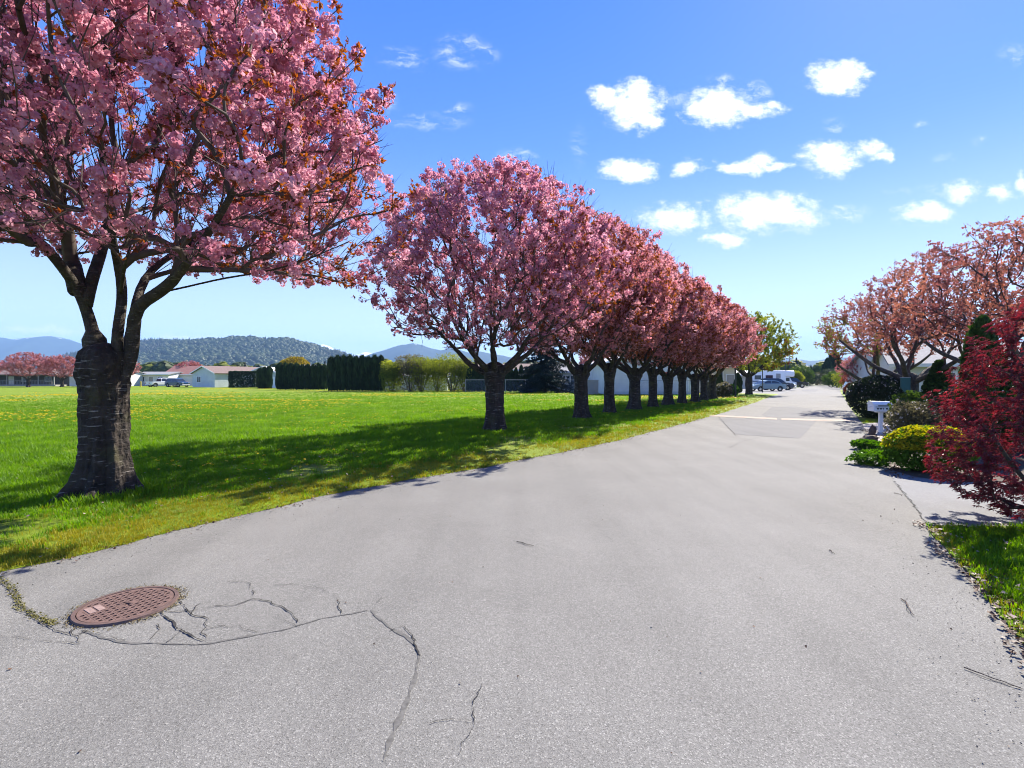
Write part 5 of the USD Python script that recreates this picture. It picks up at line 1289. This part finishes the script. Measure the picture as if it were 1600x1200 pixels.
# ------------------------------------------------------------------ vehicles
def vehicle(name, label, cat, at, rotz, kind, paint, group=None):
    """Side profile in x (nose towards +x) and z, given a rounded plan and a narrower cabin."""
    P = {'sedan': dict(L=4.6, Wd=1.78, low=[(-2.28, .42), (-2.3, .72), (-2.2, .93), (-1.5, .99), (1.0, .97), (2.05, .82), (2.28, .66), (2.28, .36), (-2.2, .30)], cab=[(-1.72, .95), (-1.12, 1.36), (-.6, 1.44), (.25, 1.44), (.6, 1.36), (1.25, .95)], wx=1.36, wr=.325),
         'suv': dict(L=4.7, Wd=1.86, low=[(-2.32, .46), (-2.34, 1.0), (-2.25, 1.1), (1.1, 1.08), (2.1, .98), (2.32, .8), (2.32, .42), (-2.2, .38)], cab=[(-2.22, 1.06), (-1.95, 1.62), (-1.5, 1.72), (.3, 1.70), (.62, 1.6), (1.25, 1.06)], wx=1.40, wr=.37),
         'pickup': dict(L=5.4, Wd=1.9, low=[(-2.68, .52), (-2.7, 1.06), (-.55, 1.08), (1.25, 1.10), (2.45, 1.02), (2.68, .85), (2.68, .48), (-2.5, .44)], cab=[(-.72, 1.06), (-.62, 1.68), (-.3, 1.78), (.75, 1.76), (1.0, 1.66), (1.5, 1.08)], wx=1.72, wr=.39)}[kind]
    t = thing(name, label, cat, (*at, 0), rotz, None, group)
    from shapely.geometry import Polygon, Point
    hw_ = P['Wd'] / 2
    low = Polygon(P['low']).buffer(.05).buffer(-.05)
    for sx in (-1, 1):
        low = low.difference(Point(sx * P['wx'], P['wr']).buffer(P['wr'] + .06))

    def shape(poly, taper, y):
        m = trimesh.creation.extrude_polygon(poly, 2 * y, engine='earcut')
        m = m.subdivide_to_size(.35)
        v = np.array(m.vertices); x, z, yy = v[:, 0], v[:, 1], v[:, 2] - y
        zz = np.clip((z - .9) / .9, 0, 1)
        yy = yy * (1 - taper * zz) * (1 - .14 * np.clip((np.abs(x) - P['L'] / 2 + .7) / .7, 0, 1) ** 2) * np.where(z < .5, .96, 1)
        mm = trimesh.Trimesh(np.stack([x, yy, z], 1), np.array(m.faces)[:, ::-1], process=False); mm.fix_normals()
        return np.array(mm.vertices), np.array(mm.faces)
    part('body', shape(low, .0, hw_), paint, t, smooth=35)
    cab = Polygon(P['cab'])
    part('cabin', shape(cab, .30, hw_ - .06), paint, t, smooth=35)
    inner = cab.buffer(-.085)
    xm = np.mean([p[0] for p in P['cab']])
    for s0, s1 in ((-9, xm - .04), (xm + .04, 9)):
        from shapely.geometry import box as sbox
        half = inner.intersection(sbox(s0, .5, s1, 3))
        if half.area > .02:
            part('side_window', shape(half, .30, hw_ - .052), DARKGLASS, t)
    c = P['cab']
    for nm, (a, b) in (('rear_window', (c[0], c[1])), ('windscreen', (c[-1], c[-2]))):
        a, b = np.array(a), np.array(b); n = np.array([b[1] - a[1], -(b[0] - a[0])]); n = n / np.linalg.norm(n) * .012 * (1 if nm == 'windscreen' else -1)
        if nm == 'rear_window' and n[0] > 0: n = -n
        if nm == 'windscreen' and n[0] < 0: n = -n
        lo, hi = a + (b - a) * .1 + n, a + (b - a) * .92 + n
        y0, y1 = (hw_ - .14), (hw_ - .06) * .78
        part(nm, (np.array([[lo[0], -y0, lo[1]], [lo[0], y0, lo[1]], [hi[0], y1, hi[1]], [hi[0], -y1, hi[1]]]), np.array([[0, 1, 2], [0, 2, 3]])), DARKGLASS, t)
    for sx in (-1, 1):
        for sy in (-1, 1):
            w = UsdGeom.Xform.Define(stage, path_for('wheel', t)).GetPrim()
            x, y = sx * P['wx'], sy * (hw_ - .11)
            ring = trimesh.creation.annulus(P['wr'] * .62, P['wr'], .2, sections=28); ring.apply_transform(trimesh.transformations.rotation_matrix(PI / 2, [1, 0, 0])); ring.apply_translation([x, y, P['wr']])
            part('tyre', (np.array(ring.vertices), np.array(ring.faces)), RUBBER, w)
            hub = [cyl([x, y - .085, P['wr']], [x, y + .085, P['wr']], P['wr'] * .16, sides=12)] + [cyl([x, y + sy * .06, P['wr']], [x + math.cos(a) * P['wr'] * .62, y + sy * .06, P['wr'] + math.sin(a) * P['wr'] * .62], .03, .022, 6) for a in np.arange(5) * 2 * PI / 5]
            part('rim', cat_m(hub), CHROME, w)
    xf_, zf = P['L'] / 2, P['low'][-3][1]
    for sy in (-1, 1):
        part('headlight', rounded_box(xf_ - .14, xf_ + .0, sy * hw_ * .66 - .17, sy * hw_ * .66 + .17, zf - .10, zf + .06, .03), CHROME, t)
        part('tail_light', rounded_box(-xf_ - .02, -xf_ + .14, sy * hw_ * .68 - .14, sy * hw_ * .68 + .14, .66, .86, .03), plain_red, t)
        part('mirror', rounded_box(P['cab'][-1][0] - .3, P['cab'][-1][0] - .12, sy * (hw_ + .09) - .08, sy * (hw_ + .09) + .08, .98, 1.12, .03), paint, t)
    for s_ in (-1, 1):
        part('bumper', rounded_box(s_ * xf_ - .07, s_ * xf_ + .07, -hw_ * .84, hw_ * .84, .36, .54, .05), BUMPER if kind != 'sedan' else paint, t)
    return t


plain_red = plain('tail_light_red', (0.35, 0.01, 0.01), 0.2)
BUMPER = plain('pale_bumper', (0.45, 0.45, 0.46), 0.4)
carp = lambda n, c: plain(n, c, 0.22, vary=.03, coat=.8)
vehicle('parked_car', 'grey blue sedan parked side on nearest the leafy tree', 'car', at_px(1197.5, 65.2), PI + .12, 'sedan', carp('grey_blue_car_paint', (0.16, 0.235, 0.27)), 'vehicles parked left of the road')
vehicle('parked_car', 'dark sport utility car parked behind the grey blue sedan', 'car', at_px(1214, 72.5), -.62, 'suv', carp('dark_blue_car_paint', (0.03, 0.04, 0.055)), 'vehicles parked left of the road')
vehicle('parked_car', 'black pickup truck parked farthest along the left of the road', 'pickup truck', at_px(1236, 90), -.5, 'pickup', carp('black_car_paint', (0.014, 0.016, 0.018)), 'vehicles parked left of the road')
vehicle('parked_car', 'silver car half hidden by bushes on the right of the road', 'car', at_px(1337, 52), -2.0, 'sedan', carp('silver_car_paint', (0.45, 0.48, 0.52)))
vehicle('parked_car', 'white pickup beside the blue gable house across the lawn', 'pickup truck', at_px(254, 97.5), 1.1, 'pickup', carp('white_car_paint', (0.7, 0.7, 0.7)))
vehicle('parked_car', 'dark blue car parked before the blue gable house', 'car', at_px(277, 95.5), -.35, 'suv', carp('navy_car_paint', (0.02, 0.05, 0.10)))

rv = thing('motorhome', 'white motorhome with cab overhang parked behind the sedan', 'motorhome', (*at_px(1204, 82), 0), -.12)
RVW = carp('motorhome_white', (0.74, 0.74, 0.73))
part('body', rounded_box(-3.3, 1.9, -1.2, 1.2, .55, 2.95, .12), RVW, rv, smooth=40)
part('cab_overhang', rounded_box(1.6, 3.3, -1.15, 1.15, 1.95, 2.9, .2), RVW, rv, smooth=40)
v_, f_ = extrude([(1.85, .5), (3.6, .5), (3.6, 1.05), (2.95, 1.18), (2.5, 1.94), (1.85, 1.94)], -1.0, 1.0)
part('cab', (v_, f_), RVW, rv)
part('windscreen', (np.array([[2.97, -.85, 1.22], [2.97, .85, 1.22], [2.54, .8, 1.9], [2.54, -.8, 1.9]]) + [.012, 0, .008], np.array([[0, 1, 2], [0, 2, 3]])), DARKGLASS, rv)
for x0, x1, z0, z1 in ((-2.9, -1.9, 1.5, 2.2), (-1.2, -.1, 1.5, 2.2), (2.0, 2.55, 1.25, 1.8)):
    for sy in (-1, 1):
        yy = 1.205 if x0 < 1.5 else 1.006
        part('side_window', box(x0, x1, sy * yy - .008, sy * yy + .008, z0, z1), DARKGLASS, rv)
part('entry_door', box(.4, 1.1, -1.215, -1.198, .65, 2.45), WALL_GREY, rv); part('side_stripe', box(-3.2, .35, -1.213, -1.199, 1.1, 1.3), carp('motorhome_stripe', (0.10, 0.13, 0.18)), rv)
for x in (-1.9, 2.75):
    for sy in (-1, 1):
        w = UsdGeom.Xform.Define(stage, path_for('wheel', rv)).GetPrim()
        part('tyre', cyl([x, sy * .95, .38], [x, sy * 1.16, .38], .38, sides=24), RUBBER, w); part('rim', cyl([x, sy * 1.15, .38], [x, sy * 1.18, .38], .22, sides=16), CHROME, w)

# ------------------------------------------------------------------ posts, mailbox, panel, manhole
def pole(name, label, cat, at, h, r, mat, cap=None, arm=False):
    t = thing(name, label, cat, (*at, 0))
    part('pole', cyl([0, 0, -.1], [0, 0, h], r, r * .85, 12), mat, t)
    part('base', cyl([0, 0, -.05], [0, 0, .12], r * 1.6, r * 1.4, 12), mat, t)
    part('cap', cat_m([cyl([0, 0, h - .002], [0, 0, h + .06], r * 1.25, r * .4, 12)]), mat, t)
    if arm:
        for k, x in enumerate((-.9, -.3, .3, .9)):
            part('insulator', cyl([x, 0, h - .32], [x, 0, h - .18], .05, .035, 8), STEEL, t)
        part('crossarm', box(-1.1, 1.1, -.06, .06, h - .45, h - .33), mat, t)
    return t


pole('street_post', 'dark post standing in the grass just past the last blossom trees', 'post', at_px(1149, 43), 3.6, .075, POSTDARK)
pole('street_post', 'thin dark post in front of the motorhome and sedan', 'post', at_px(1191.5, 60), 3.0, .055, POSTDARK)
pole('utility_pole', 'tall grey utility pole at the left of the road end', 'utility pole', at_px(1234, 150), 8.0, .15, GREY_BARK, arm=True)
pole('utility_pole', 'shorter dark utility pole left of the road end beside the leafy tree', 'utility pole', at_px(1227.5, 130), 5.6, .12, GREY_BARK, arm=True)
yb = pole('bollard', 'small yellow post at the lawn edge right of the big near trunk', 'bollard', at_px(220, 98), 1.05, .10, YELLOWPAINT)

mb = thing('mailbox', 'white mailbox on a white post at the right of the road', 'mailbox', ((1376 - 800) / F * 15.5, 15.5, 0), -.12, (.86, .86, .97))
part('post', box(-.06, .06, -.05, .05, -.1, .72), WHITEPAINT, mb)
bb = extrude([(-.19, .70), (.19, .70), (.19, .93), (.10, 1.0), (-.10, 1.0), (-.19, .93)], -.335, .335)
part('box', (np.stack([-bb[0][:, 1], bb[0][:, 0], bb[0][:, 2]], 1), bb[1]), WHITEPAINT, mb)
lid = extrude([(-.235, .905), (-.21, .915), (-.115, 1.02), (.115, 1.02), (.21, .93), (.20, .915), (.11, 1.005), (-.108, 1.005)], -.355, .355)
part('lid', (np.stack([-lid[0][:, 1], lid[0][:, 0], lid[0][:, 2]], 1), lid[1]), WHITEPAINT, mb)
part('slot', box(-.19, .20, -.1985, -.1905, .865, .893), BLACKPAINT, mb); part('slot_lip', box(-.27, .27, -.202, -.1905, .835, .85), STEEL, mb)
for i in range(5):
    x = -.20 + i * .10
    q = [box(x - .030, x + .030, -.197, -.1915, .765, .81), box(x - .030, x + .002, -.197, -.1915, .765, .81), box(x - .030, x - .004, -.197, -.1915, .765, .81)][(0, 0, 1, 0, 0)[i]]
    part('digit_mark', q, BLACKPAINT, mb)
part('side_knob', cyl([-.335, 0, .84], [-.385, 0, .84], .022, .03, 10), WHITEPAINT, mb)
part('bracket', box(-.16, .16, -.10, .10, .66, .70), WHITEPAINT, mb)

tp = thing('panel_on_post', 'dark teal panel with tapered foot on a post beside the round bush', 'sign', ((1414.5 - 800) / F * 18, 18.0, 0), -.1)
v_, f_ = extrude([(-.155, 1.72), (-.155, 1.36), (.02, 1.14), (.155, 1.20), (.155, 1.72)], -.03, .03)
part('panel', (v_, f_), TEALPAINT, tp); part('top_edge', box(-.165, .165, -.036, .036, 1.722, 1.745), STEEL, tp); part('post', box(.04, .11, .032, .09, -.1, 1.65), POSTDARK, tp)
srng = np.random.default_rng(301)


def rock(label, at, r, squash, seed):
    m = trimesh.creation.icosphere(3, 1.0); v = np.array(m.vertices)
    v = v * (1 + 1.1 * (meshkit.fbm(v * 1.4 + seed, 3, seed) - .5))[:, None] * np.array(squash) * r
    t = single('garden_stone', (v + [at[0], at[1], r * squash[2] * .55], np.array(m.faces)), STONE, label, 'stone', smooth=True)


rock('brown pointed upright stone leaning by the mailbox post', (10.25, 14.2), .125, (.75, .7, 1.7), 3)
rock('low dark stone in front of the mailbox post', (9.35, 13.1), .17, (1.3, 1.0, .8), 5)

mc = G(199, 947)
man = thing('manhole_cover', 'round rusty iron manhole cover with a grid of square pits in the road', 'manhole cover', (mc[0], mc[1], 0), -RD)
import manifold3d as m3
disc = m3.Manifold.cylinder(.022, .287, .287, 96).translate([0, 0, -.006])
pits = []
for j in range(-6, 7):
    for i in range(-6, 7):
        x, y = i * .048, j * .042
        if math.hypot(x, y) < .262 and not (-.16 < x < -.03 and -.215 < y < -.11) and math.hypot(x, y) > .045:
            pits.append(m3.Manifold.cube([.022, .023, .030], True).translate([x, y, .016]))
for j in range(-6, 6):
    half = math.sqrt(max(0, .262 ** 2 - ((j + .5) * .042) ** 2))
    pits.append(m3.Manifold.cube([2 * half, .003, .002], True).translate([0, (j + .5) * .042, .016]))
pits += [m3.Manifold.cylinder(.03, .018, .018, 20).translate([sx * .03, 0, .006]) for sx in (-.35, .35)]
cover = disc - m3.Manifold.batch_boolean(pits, m3.OpType.Add)
part('cover', cover, RUST, man)
plates = [box(-.155, -.035, -.158, -.118, .0162, .0195), box(-.155, -.035, -.212, -.172, .0162, .0195)]
for i, p in enumerate(plates):
    part('cast_plate', p, plain('worn_iron_plate', (0.26, 0.18, 0.155), .6, vary=.25, scale=40) if i == 0 else '/World/Looks/worn_iron_plate', man)
ring = m3.Manifold.cylinder(.024, .325, .318, 96).translate([0, 0, -.006]) - m3.Manifold.cylinder(.1, .294, .294, 96).translate([0, 0, -.05])
part('ring', ring, RUSTDARK, man)
rgp = []
th = srng.uniform(0, 2 * PI, 1500); rr = .326 + np.abs(srng.normal(0, .03, 1500))
sel = srng.uniform(size=1500) < .35 + .65 * (meshkit.fbm(np.c_[np.cos(th) * 2, np.sin(th) * 2, 0 * th], 3, 4) > .5)
rgp = np.c_[mc[0] + np.cos(th) * rr, mc[1] + np.sin(th) * rr, 0 * th + .006][sel]
flake = (np.array([[-.5, -.3, 0], [.5, -.35, .1], [.35, .4, 0], [-.4, .35, .12]]), np.array([[0, 1, 2], [0, 2, 3]]))
single('moss_rim', scatter(*flake, rgp, frame_z(np.tile([0, 0, 1.0], (len(rgp), 1)) + srng.normal(0, .4, (len(rgp), 3)), srng), srng.uniform(.005, .013, len(rgp))), leafy('dry_moss', [(0, (.10, .075, .03)), (.5, (.22, .17, .06)), (1, (.36, .29, .13))], .1), 'dry moss and grit packed round the manhole ring', None, kind='stuff')

# ------------------------------------------------------------------ grass, flowers, litter
grng = np.random.default_rng(401)


def tuft(n, rng, h=1.0, spread=.5, lean=.45):
    v, f = [], []
    for i in range(n):
        a = rng.uniform(0, 2 * PI); b = rng.uniform(0, 2 * PI); r = spread * math.sqrt(rng.uniform())
        p = np.array([math.cos(a) * r, math.sin(a) * r, -.1]); d = np.array([math.cos(b), math.sin(b), 0]); s_ = np.array([-d[1], d[0], 0]) * rng.uniform(.035, .06)
        H = h * rng.uniform(.55, 1.1); l = lean * rng.uniform(.3, 1.4)
        k = len(v)
        v += [p - s_, p + s_, p + s_ * .8 + d * l * .35 * H + [0, 0, .6 * H], p - s_ * .8 + d * l * .35 * H + [0, 0, .6 * H], p + d * l * H + [0, 0, H]]
        f += [[k, k + 1, k + 2], [k, k + 2, k + 3], [k + 3, k + 2, k + 4]]
    return np.array(v), np.array(f)


# density falls with distance from the near verge; the far lawn is left to its surface
n0 = 900000
cs = grng.uniform(-4, 56, n0); cu = 70 * grng.uniform(0, 1, n0) ** 1.8
ct = left_t(cs) + jit(cs, 3, .09) - cu
cp = W(cs, ct)
D = np.hypot(cp[:, 0], cp[:, 1])
inview = (np.abs(np.arctan2(cp[:, 0], cp[:, 1])) < 1.0) & (cp[:, 1] > .5)
base_d = n0 / 60 * 1 / (70 * 1.8 * np.maximum((cu / 70), 1e-4) ** (.8 / 1.8))
want = 620 * np.minimum(1, (6.5 / D) ** 1.75) * np.clip((72 - D) / 40, 0, 1)
keep = inview & (grng.uniform(size=n0) < want / base_d) & (D < 72)
cp, cu_, D = cp[keep], cu[keep], D[keep]
dr = dryness(cp, cu_)
bare = meshkit.fbm(np.c_[cp[:, :2] * .55, 0 * D], 3, 66)
kp2 = grng.uniform(size=len(D)) < np.clip(1.6 - 1.6 * np.maximum(0, bare - .6) * 6 * (cu_ < 4), .1, 1)
cp, cu_, D, dr = cp[kp2], cu_[kp2], D[kp2], dr[kp2]
cp[:, 2] = lawn_z(cp, cu_)
isdry = grng.uniform(size=len(D)) < dr * .95
hgt = (.048 + .05 * meshkit.fbm(np.c_[cp[:, :2] * .8, 0 * D], 3, 12)) * grng.uniform(.7, 1.3, len(D)) * np.clip(D / 9, 1, 1.5) * np.where(isdry, .6, 1)
tufts = [tuft(11, grng, 1.0, .85) for _ in range(3)]
instancer('grass', 'blades of lawn grass growing on the verge left of the road', [('tuft_kind_fresh', tufts[0], BLADE), ('tuft_kind_soft', tufts[1], BLADE), ('tuft_kind_dry', tufts[2], DRYBLADE)], cp, np.where(isdry, 2, grng.integers(0, 2, len(D))), hgt, cat=None)
print('lawn tufts', len(D))
ring_p = []
for bb_, r0, n_ in ((B1, .42, 420), (B2, .34, 240)):
    a_ = grng.uniform(0, 2 * PI, n_); r_ = r0 + np.abs(grng.normal(0, .16, n_)); q_ = np.c_[bb_[0] + np.cos(a_) * r_, bb_[1] + np.sin(a_) * r_, 0 * a_]
    s_q, t_q = st(q_[:, :2]); q_[:, 2] = lawn_z(q_, left_t(s_q) - t_q); ring_p.append(q_)
ring_p = np.vstack(ring_p)
instancer('grass', 'longer grass standing round the feet of the first two trees', [('tuft_kind_long', tufts[0], BLADE), ('tuft_kind_longer', tufts[1], BLADE)], ring_p, grng.integers(0, 2, len(ring_p)), grng.uniform(.09, .17, len(ring_p)))


def grass_in(name, label, poly, n, seed, h=.07, dryp=.2, z=.012, inset=0.0):
    from shapely import contains_xy
    rng = np.random.default_rng(seed)
    x0, y0, x1, y1 = poly.bounds
    x1 = min(x1, 14); 
    P = np.c_[rng.uniform(x0, x1, n * 3), rng.uniform(y0, y1, n * 3)]
    P = P[contains_xy(poly.buffer(-inset), P[:, 0], P[:, 1])][:n]
    nn = meshkit.fbm(np.c_[P * 1.3, np.zeros(len(P))], 3, seed)
    edge_d = np.array([poly.exterior.distance(q) for q in __import__('shapely').points(P)])
    P, nn, edge_d = (a[rng.uniform(size=len(P)) < np.clip(.25 + edge_d * 3.0, 0, 1)] for a in (P, nn, edge_d)) if False else (P, nn, edge_d)
    kpp = rng.uniform(size=len(P)) < np.clip(.15 + edge_d * 2.2, 0, 1) * np.clip(1.5 - 2.2 * np.maximum(0, nn - .45), .2, 1)
    P, edge_d = P[kpp], edge_d[kpp]
    dry_ = rng.uniform(size=len(P)) < np.clip(dryp + .5 * np.exp(-(edge_d / .3) ** 2), 0, 1)
    instancer(name, label, [('tuft_kind_fresh', tufts[0], BLADE), ('tuft_kind_dry', tufts[2], DRYBLADE)], np.c_[P, np.full(len(P), z)], dry_.astype(int), h * rng.uniform(.6, 1.3, len(P)) * np.where(dry_, .6, 1))


grass_in('grass', 'grass on the small verge under the red maple', island_poly, 9000, 411, .075, .12)
grass_in('grass', 'grass on the right verge beyond the mailbox', verge_poly, 3500, 412, .09, .1)


def strew(name, label, P, size, mat, seed, tmpl=flake, z=.01, flat=.35):
    rng = np.random.default_rng(seed)
    single(name, scatter(*tmpl, np.c_[P[:, :2], np.full(len(P), z) if np.ndim(z) == 0 else z], frame_z(np.tile([0, 0, 1.0], (len(P), 1)) + rng.normal(0, flat, (len(P), 3)), rng), size * rng.uniform(.5, 1.4, len(P))), mat, label, None, kind='stuff')


# litter along the right-hand edge, in the bed and on the verge
es = grng.uniform(2.5, 20, 2600)
e_t = right_t(es) + np.abs(grng.normal(0, .16, 2600)) - .10 + jit(es, 31, .12)
q = W(es, e_t)
gap = (es > 7.6) & (es < 10.6)
strew('leaf_litter', 'brown and pink leaf litter along the right edge of the road', q[~gap], .030, LITTER, 421, z=.022)
ip = np.c_[grng.uniform(3.3, 6.6, 900), grng.uniform(3.2, 5.8, 900)]
from shapely import contains_xy
ip = ip[contains_xy(island_poly, ip[:, 0], ip[:, 1])]
strew('fallen_petals', 'pale fallen petals on the small verge under the red maple', ip[grng.uniform(size=len(ip)) < .55], .032, FALLEN, 422, z=.05)
ip2 = np.c_[grng.uniform(3.3, 6.6, 2600), grng.uniform(3.2, 5.8, 2600)]; ip2 = ip2[contains_xy(island_poly, ip2[:, 0], ip2[:, 1])]
nz = meshkit.fbm(np.c_[ip2 * 1.6, np.zeros(len(ip2))], 3, 88)
strew('leaf_litter', 'brown leaf litter scattered through the verge under the red maple', ip2[nz > .5], .026, LITTER, 423, z=.03)
lp = W(grng.uniform(-2, 20, 1500), 0 * np.zeros(1500)); ss = grng.uniform(0, 22, 1500)
lp = W(ss, left_t(ss) + jit(ss, 3, .09) + grng.normal(0, .10, 1500) + .02)
strew('leaf_litter', 'brown grit and dead leaves along the left edge of the road', lp, .022, LITTER, 424, z=.016)
fs = grng.uniform(0, 18, 420); fu = np.abs(grng.normal(0, 3.2, 420)); fp = W(fs, left_t(fs) - fu)
strew('fallen_petals', 'pink fallen petals in the grass below the first blossom trees', fp, .026, FALLEN, 425, z=lawn_z(fp, fu) + .045)

gp = W(grng.uniform(-3, 14, 5200), 0 * np.zeros(5200)); gs = grng.uniform(-3, 14, 5200); side = grng.uniform(size=5200) < .6
gt = np.where(side, left_t(gs) + np.abs(grng.normal(0, .35, 5200)), right_t(gs) - np.abs(grng.normal(0, .3, 5200)))
gp = W(gs, gt); gp = gp[(gp[:, 1] > 2) & ~((gs > 7.6) & (gs < 10.6) & ~side)]
strew('road_grit', 'loose grit and specks gathered along both edges of the road', gp, .0085, leafy('grit', [(0, (.05, .045, .04)), (.6, (.16, .14, .12)), (1, (.42, .38, .34))], .05), 426, z=.005)
rs_ = grng.uniform(0, 16, 260); rp = W(rs_, grng.uniform(left_t(rs_), right_t(rs_)))
strew('fallen_petals', 'single petals and leaf bits blown over the asphalt', rp, .013, LITTER, 427, z=.006)
mo = np.array([(0, 903), (14, 915), (22, 925), (27, 938), (32, 948), (45, 958), (60, 966), (75, 972), (85, 976)]); kq = np.linspace(0, 1, 500)
mx_ = np.interp(kq, np.linspace(0, 1, len(mo)), mo[:, 0]); my_ = np.interp(kq, np.linspace(0, 1, len(mo)), mo[:, 1])
mp_ = np.array([G(x, y) for x, y in zip(mx_, my_)]) + grng.normal(0, .018, (500, 3)) * [1, 1, 0]
strew('crack_moss', 'yellowish moss in the crack left of the manhole', mp_, .013, leafy('crack_moss_green', [(0, (.10, .09, .02)), (.6, (.24, .22, .05)), (1, (.36, .32, .10))], .15), 428, z=.008, flat=.6)

# dandelions in drifts over the lawn
dn = 60000
ds, du = grng.uniform(0, 56, dn), grng.uniform(1.5, 75, dn)
dp = W(ds, left_t(ds) - du); dd = np.hypot(dp[:, 0], dp[:, 1])
cl = meshkit.fbm(np.c_[dp[:, 0] * .16, dp[:, 1] * .30, 0 * dd], 4, 99)
kk = (grng.uniform(size=dn) < np.clip((cl - .55) * 4.5, 0, .6)) & (np.abs(np.arctan2(dp[:, 0], dp[:, 1])) < .95) & (dp[:, 1] > 7)
dp, du_, dd = dp[kk], du[kk], dd[kk]
print('dandelions', len(dp))
fl = pompom(9, grng); fl = (fl[0] * [1, 1, .35], fl[1])
instancer('dandelions', 'yellow dandelion heads drifting across the lawn', [('flower_head', fl, DANDELION)], np.c_[dp[:, :2], lawn_z(dp, du_) + .06], np.zeros(len(dp), int), .032 * grng.uniform(.7, 1.3, len(dp)) * np.clip(dd / 20, 1, 2.2))

for i, (a, b, r) in enumerate([((1411, 938), (1426, 963), .004), ((808, 847), (832, 854), .004), ((1508, 1046), (1598, 1078), .0035), ((1296, 860), (1302, 866), .004), ((1396, 771), (1410, 774), .005)]):
    A, B = G(*a), G(*b); k = np.linspace(0, 1, 7)[:, None]
    pts = A * (1 - k) + B * k + np.array([0, 0, r + .006]) + srng.normal(0, .006, (7, 3)) * [1, 1, 0]
    single('fallen_twig', tube(pts, np.linspace(r, r * .5, 7), 5), TWIG_BARK, ['thin dark twig lying on the road left of the maple verge', 'short twig lying in the middle of the road', 'long thin twig lying at the lower right corner of the road', 'tiny twig on the road toward the driveway', 'reddish twig at the mouth of the driveway'][i], 'twig')
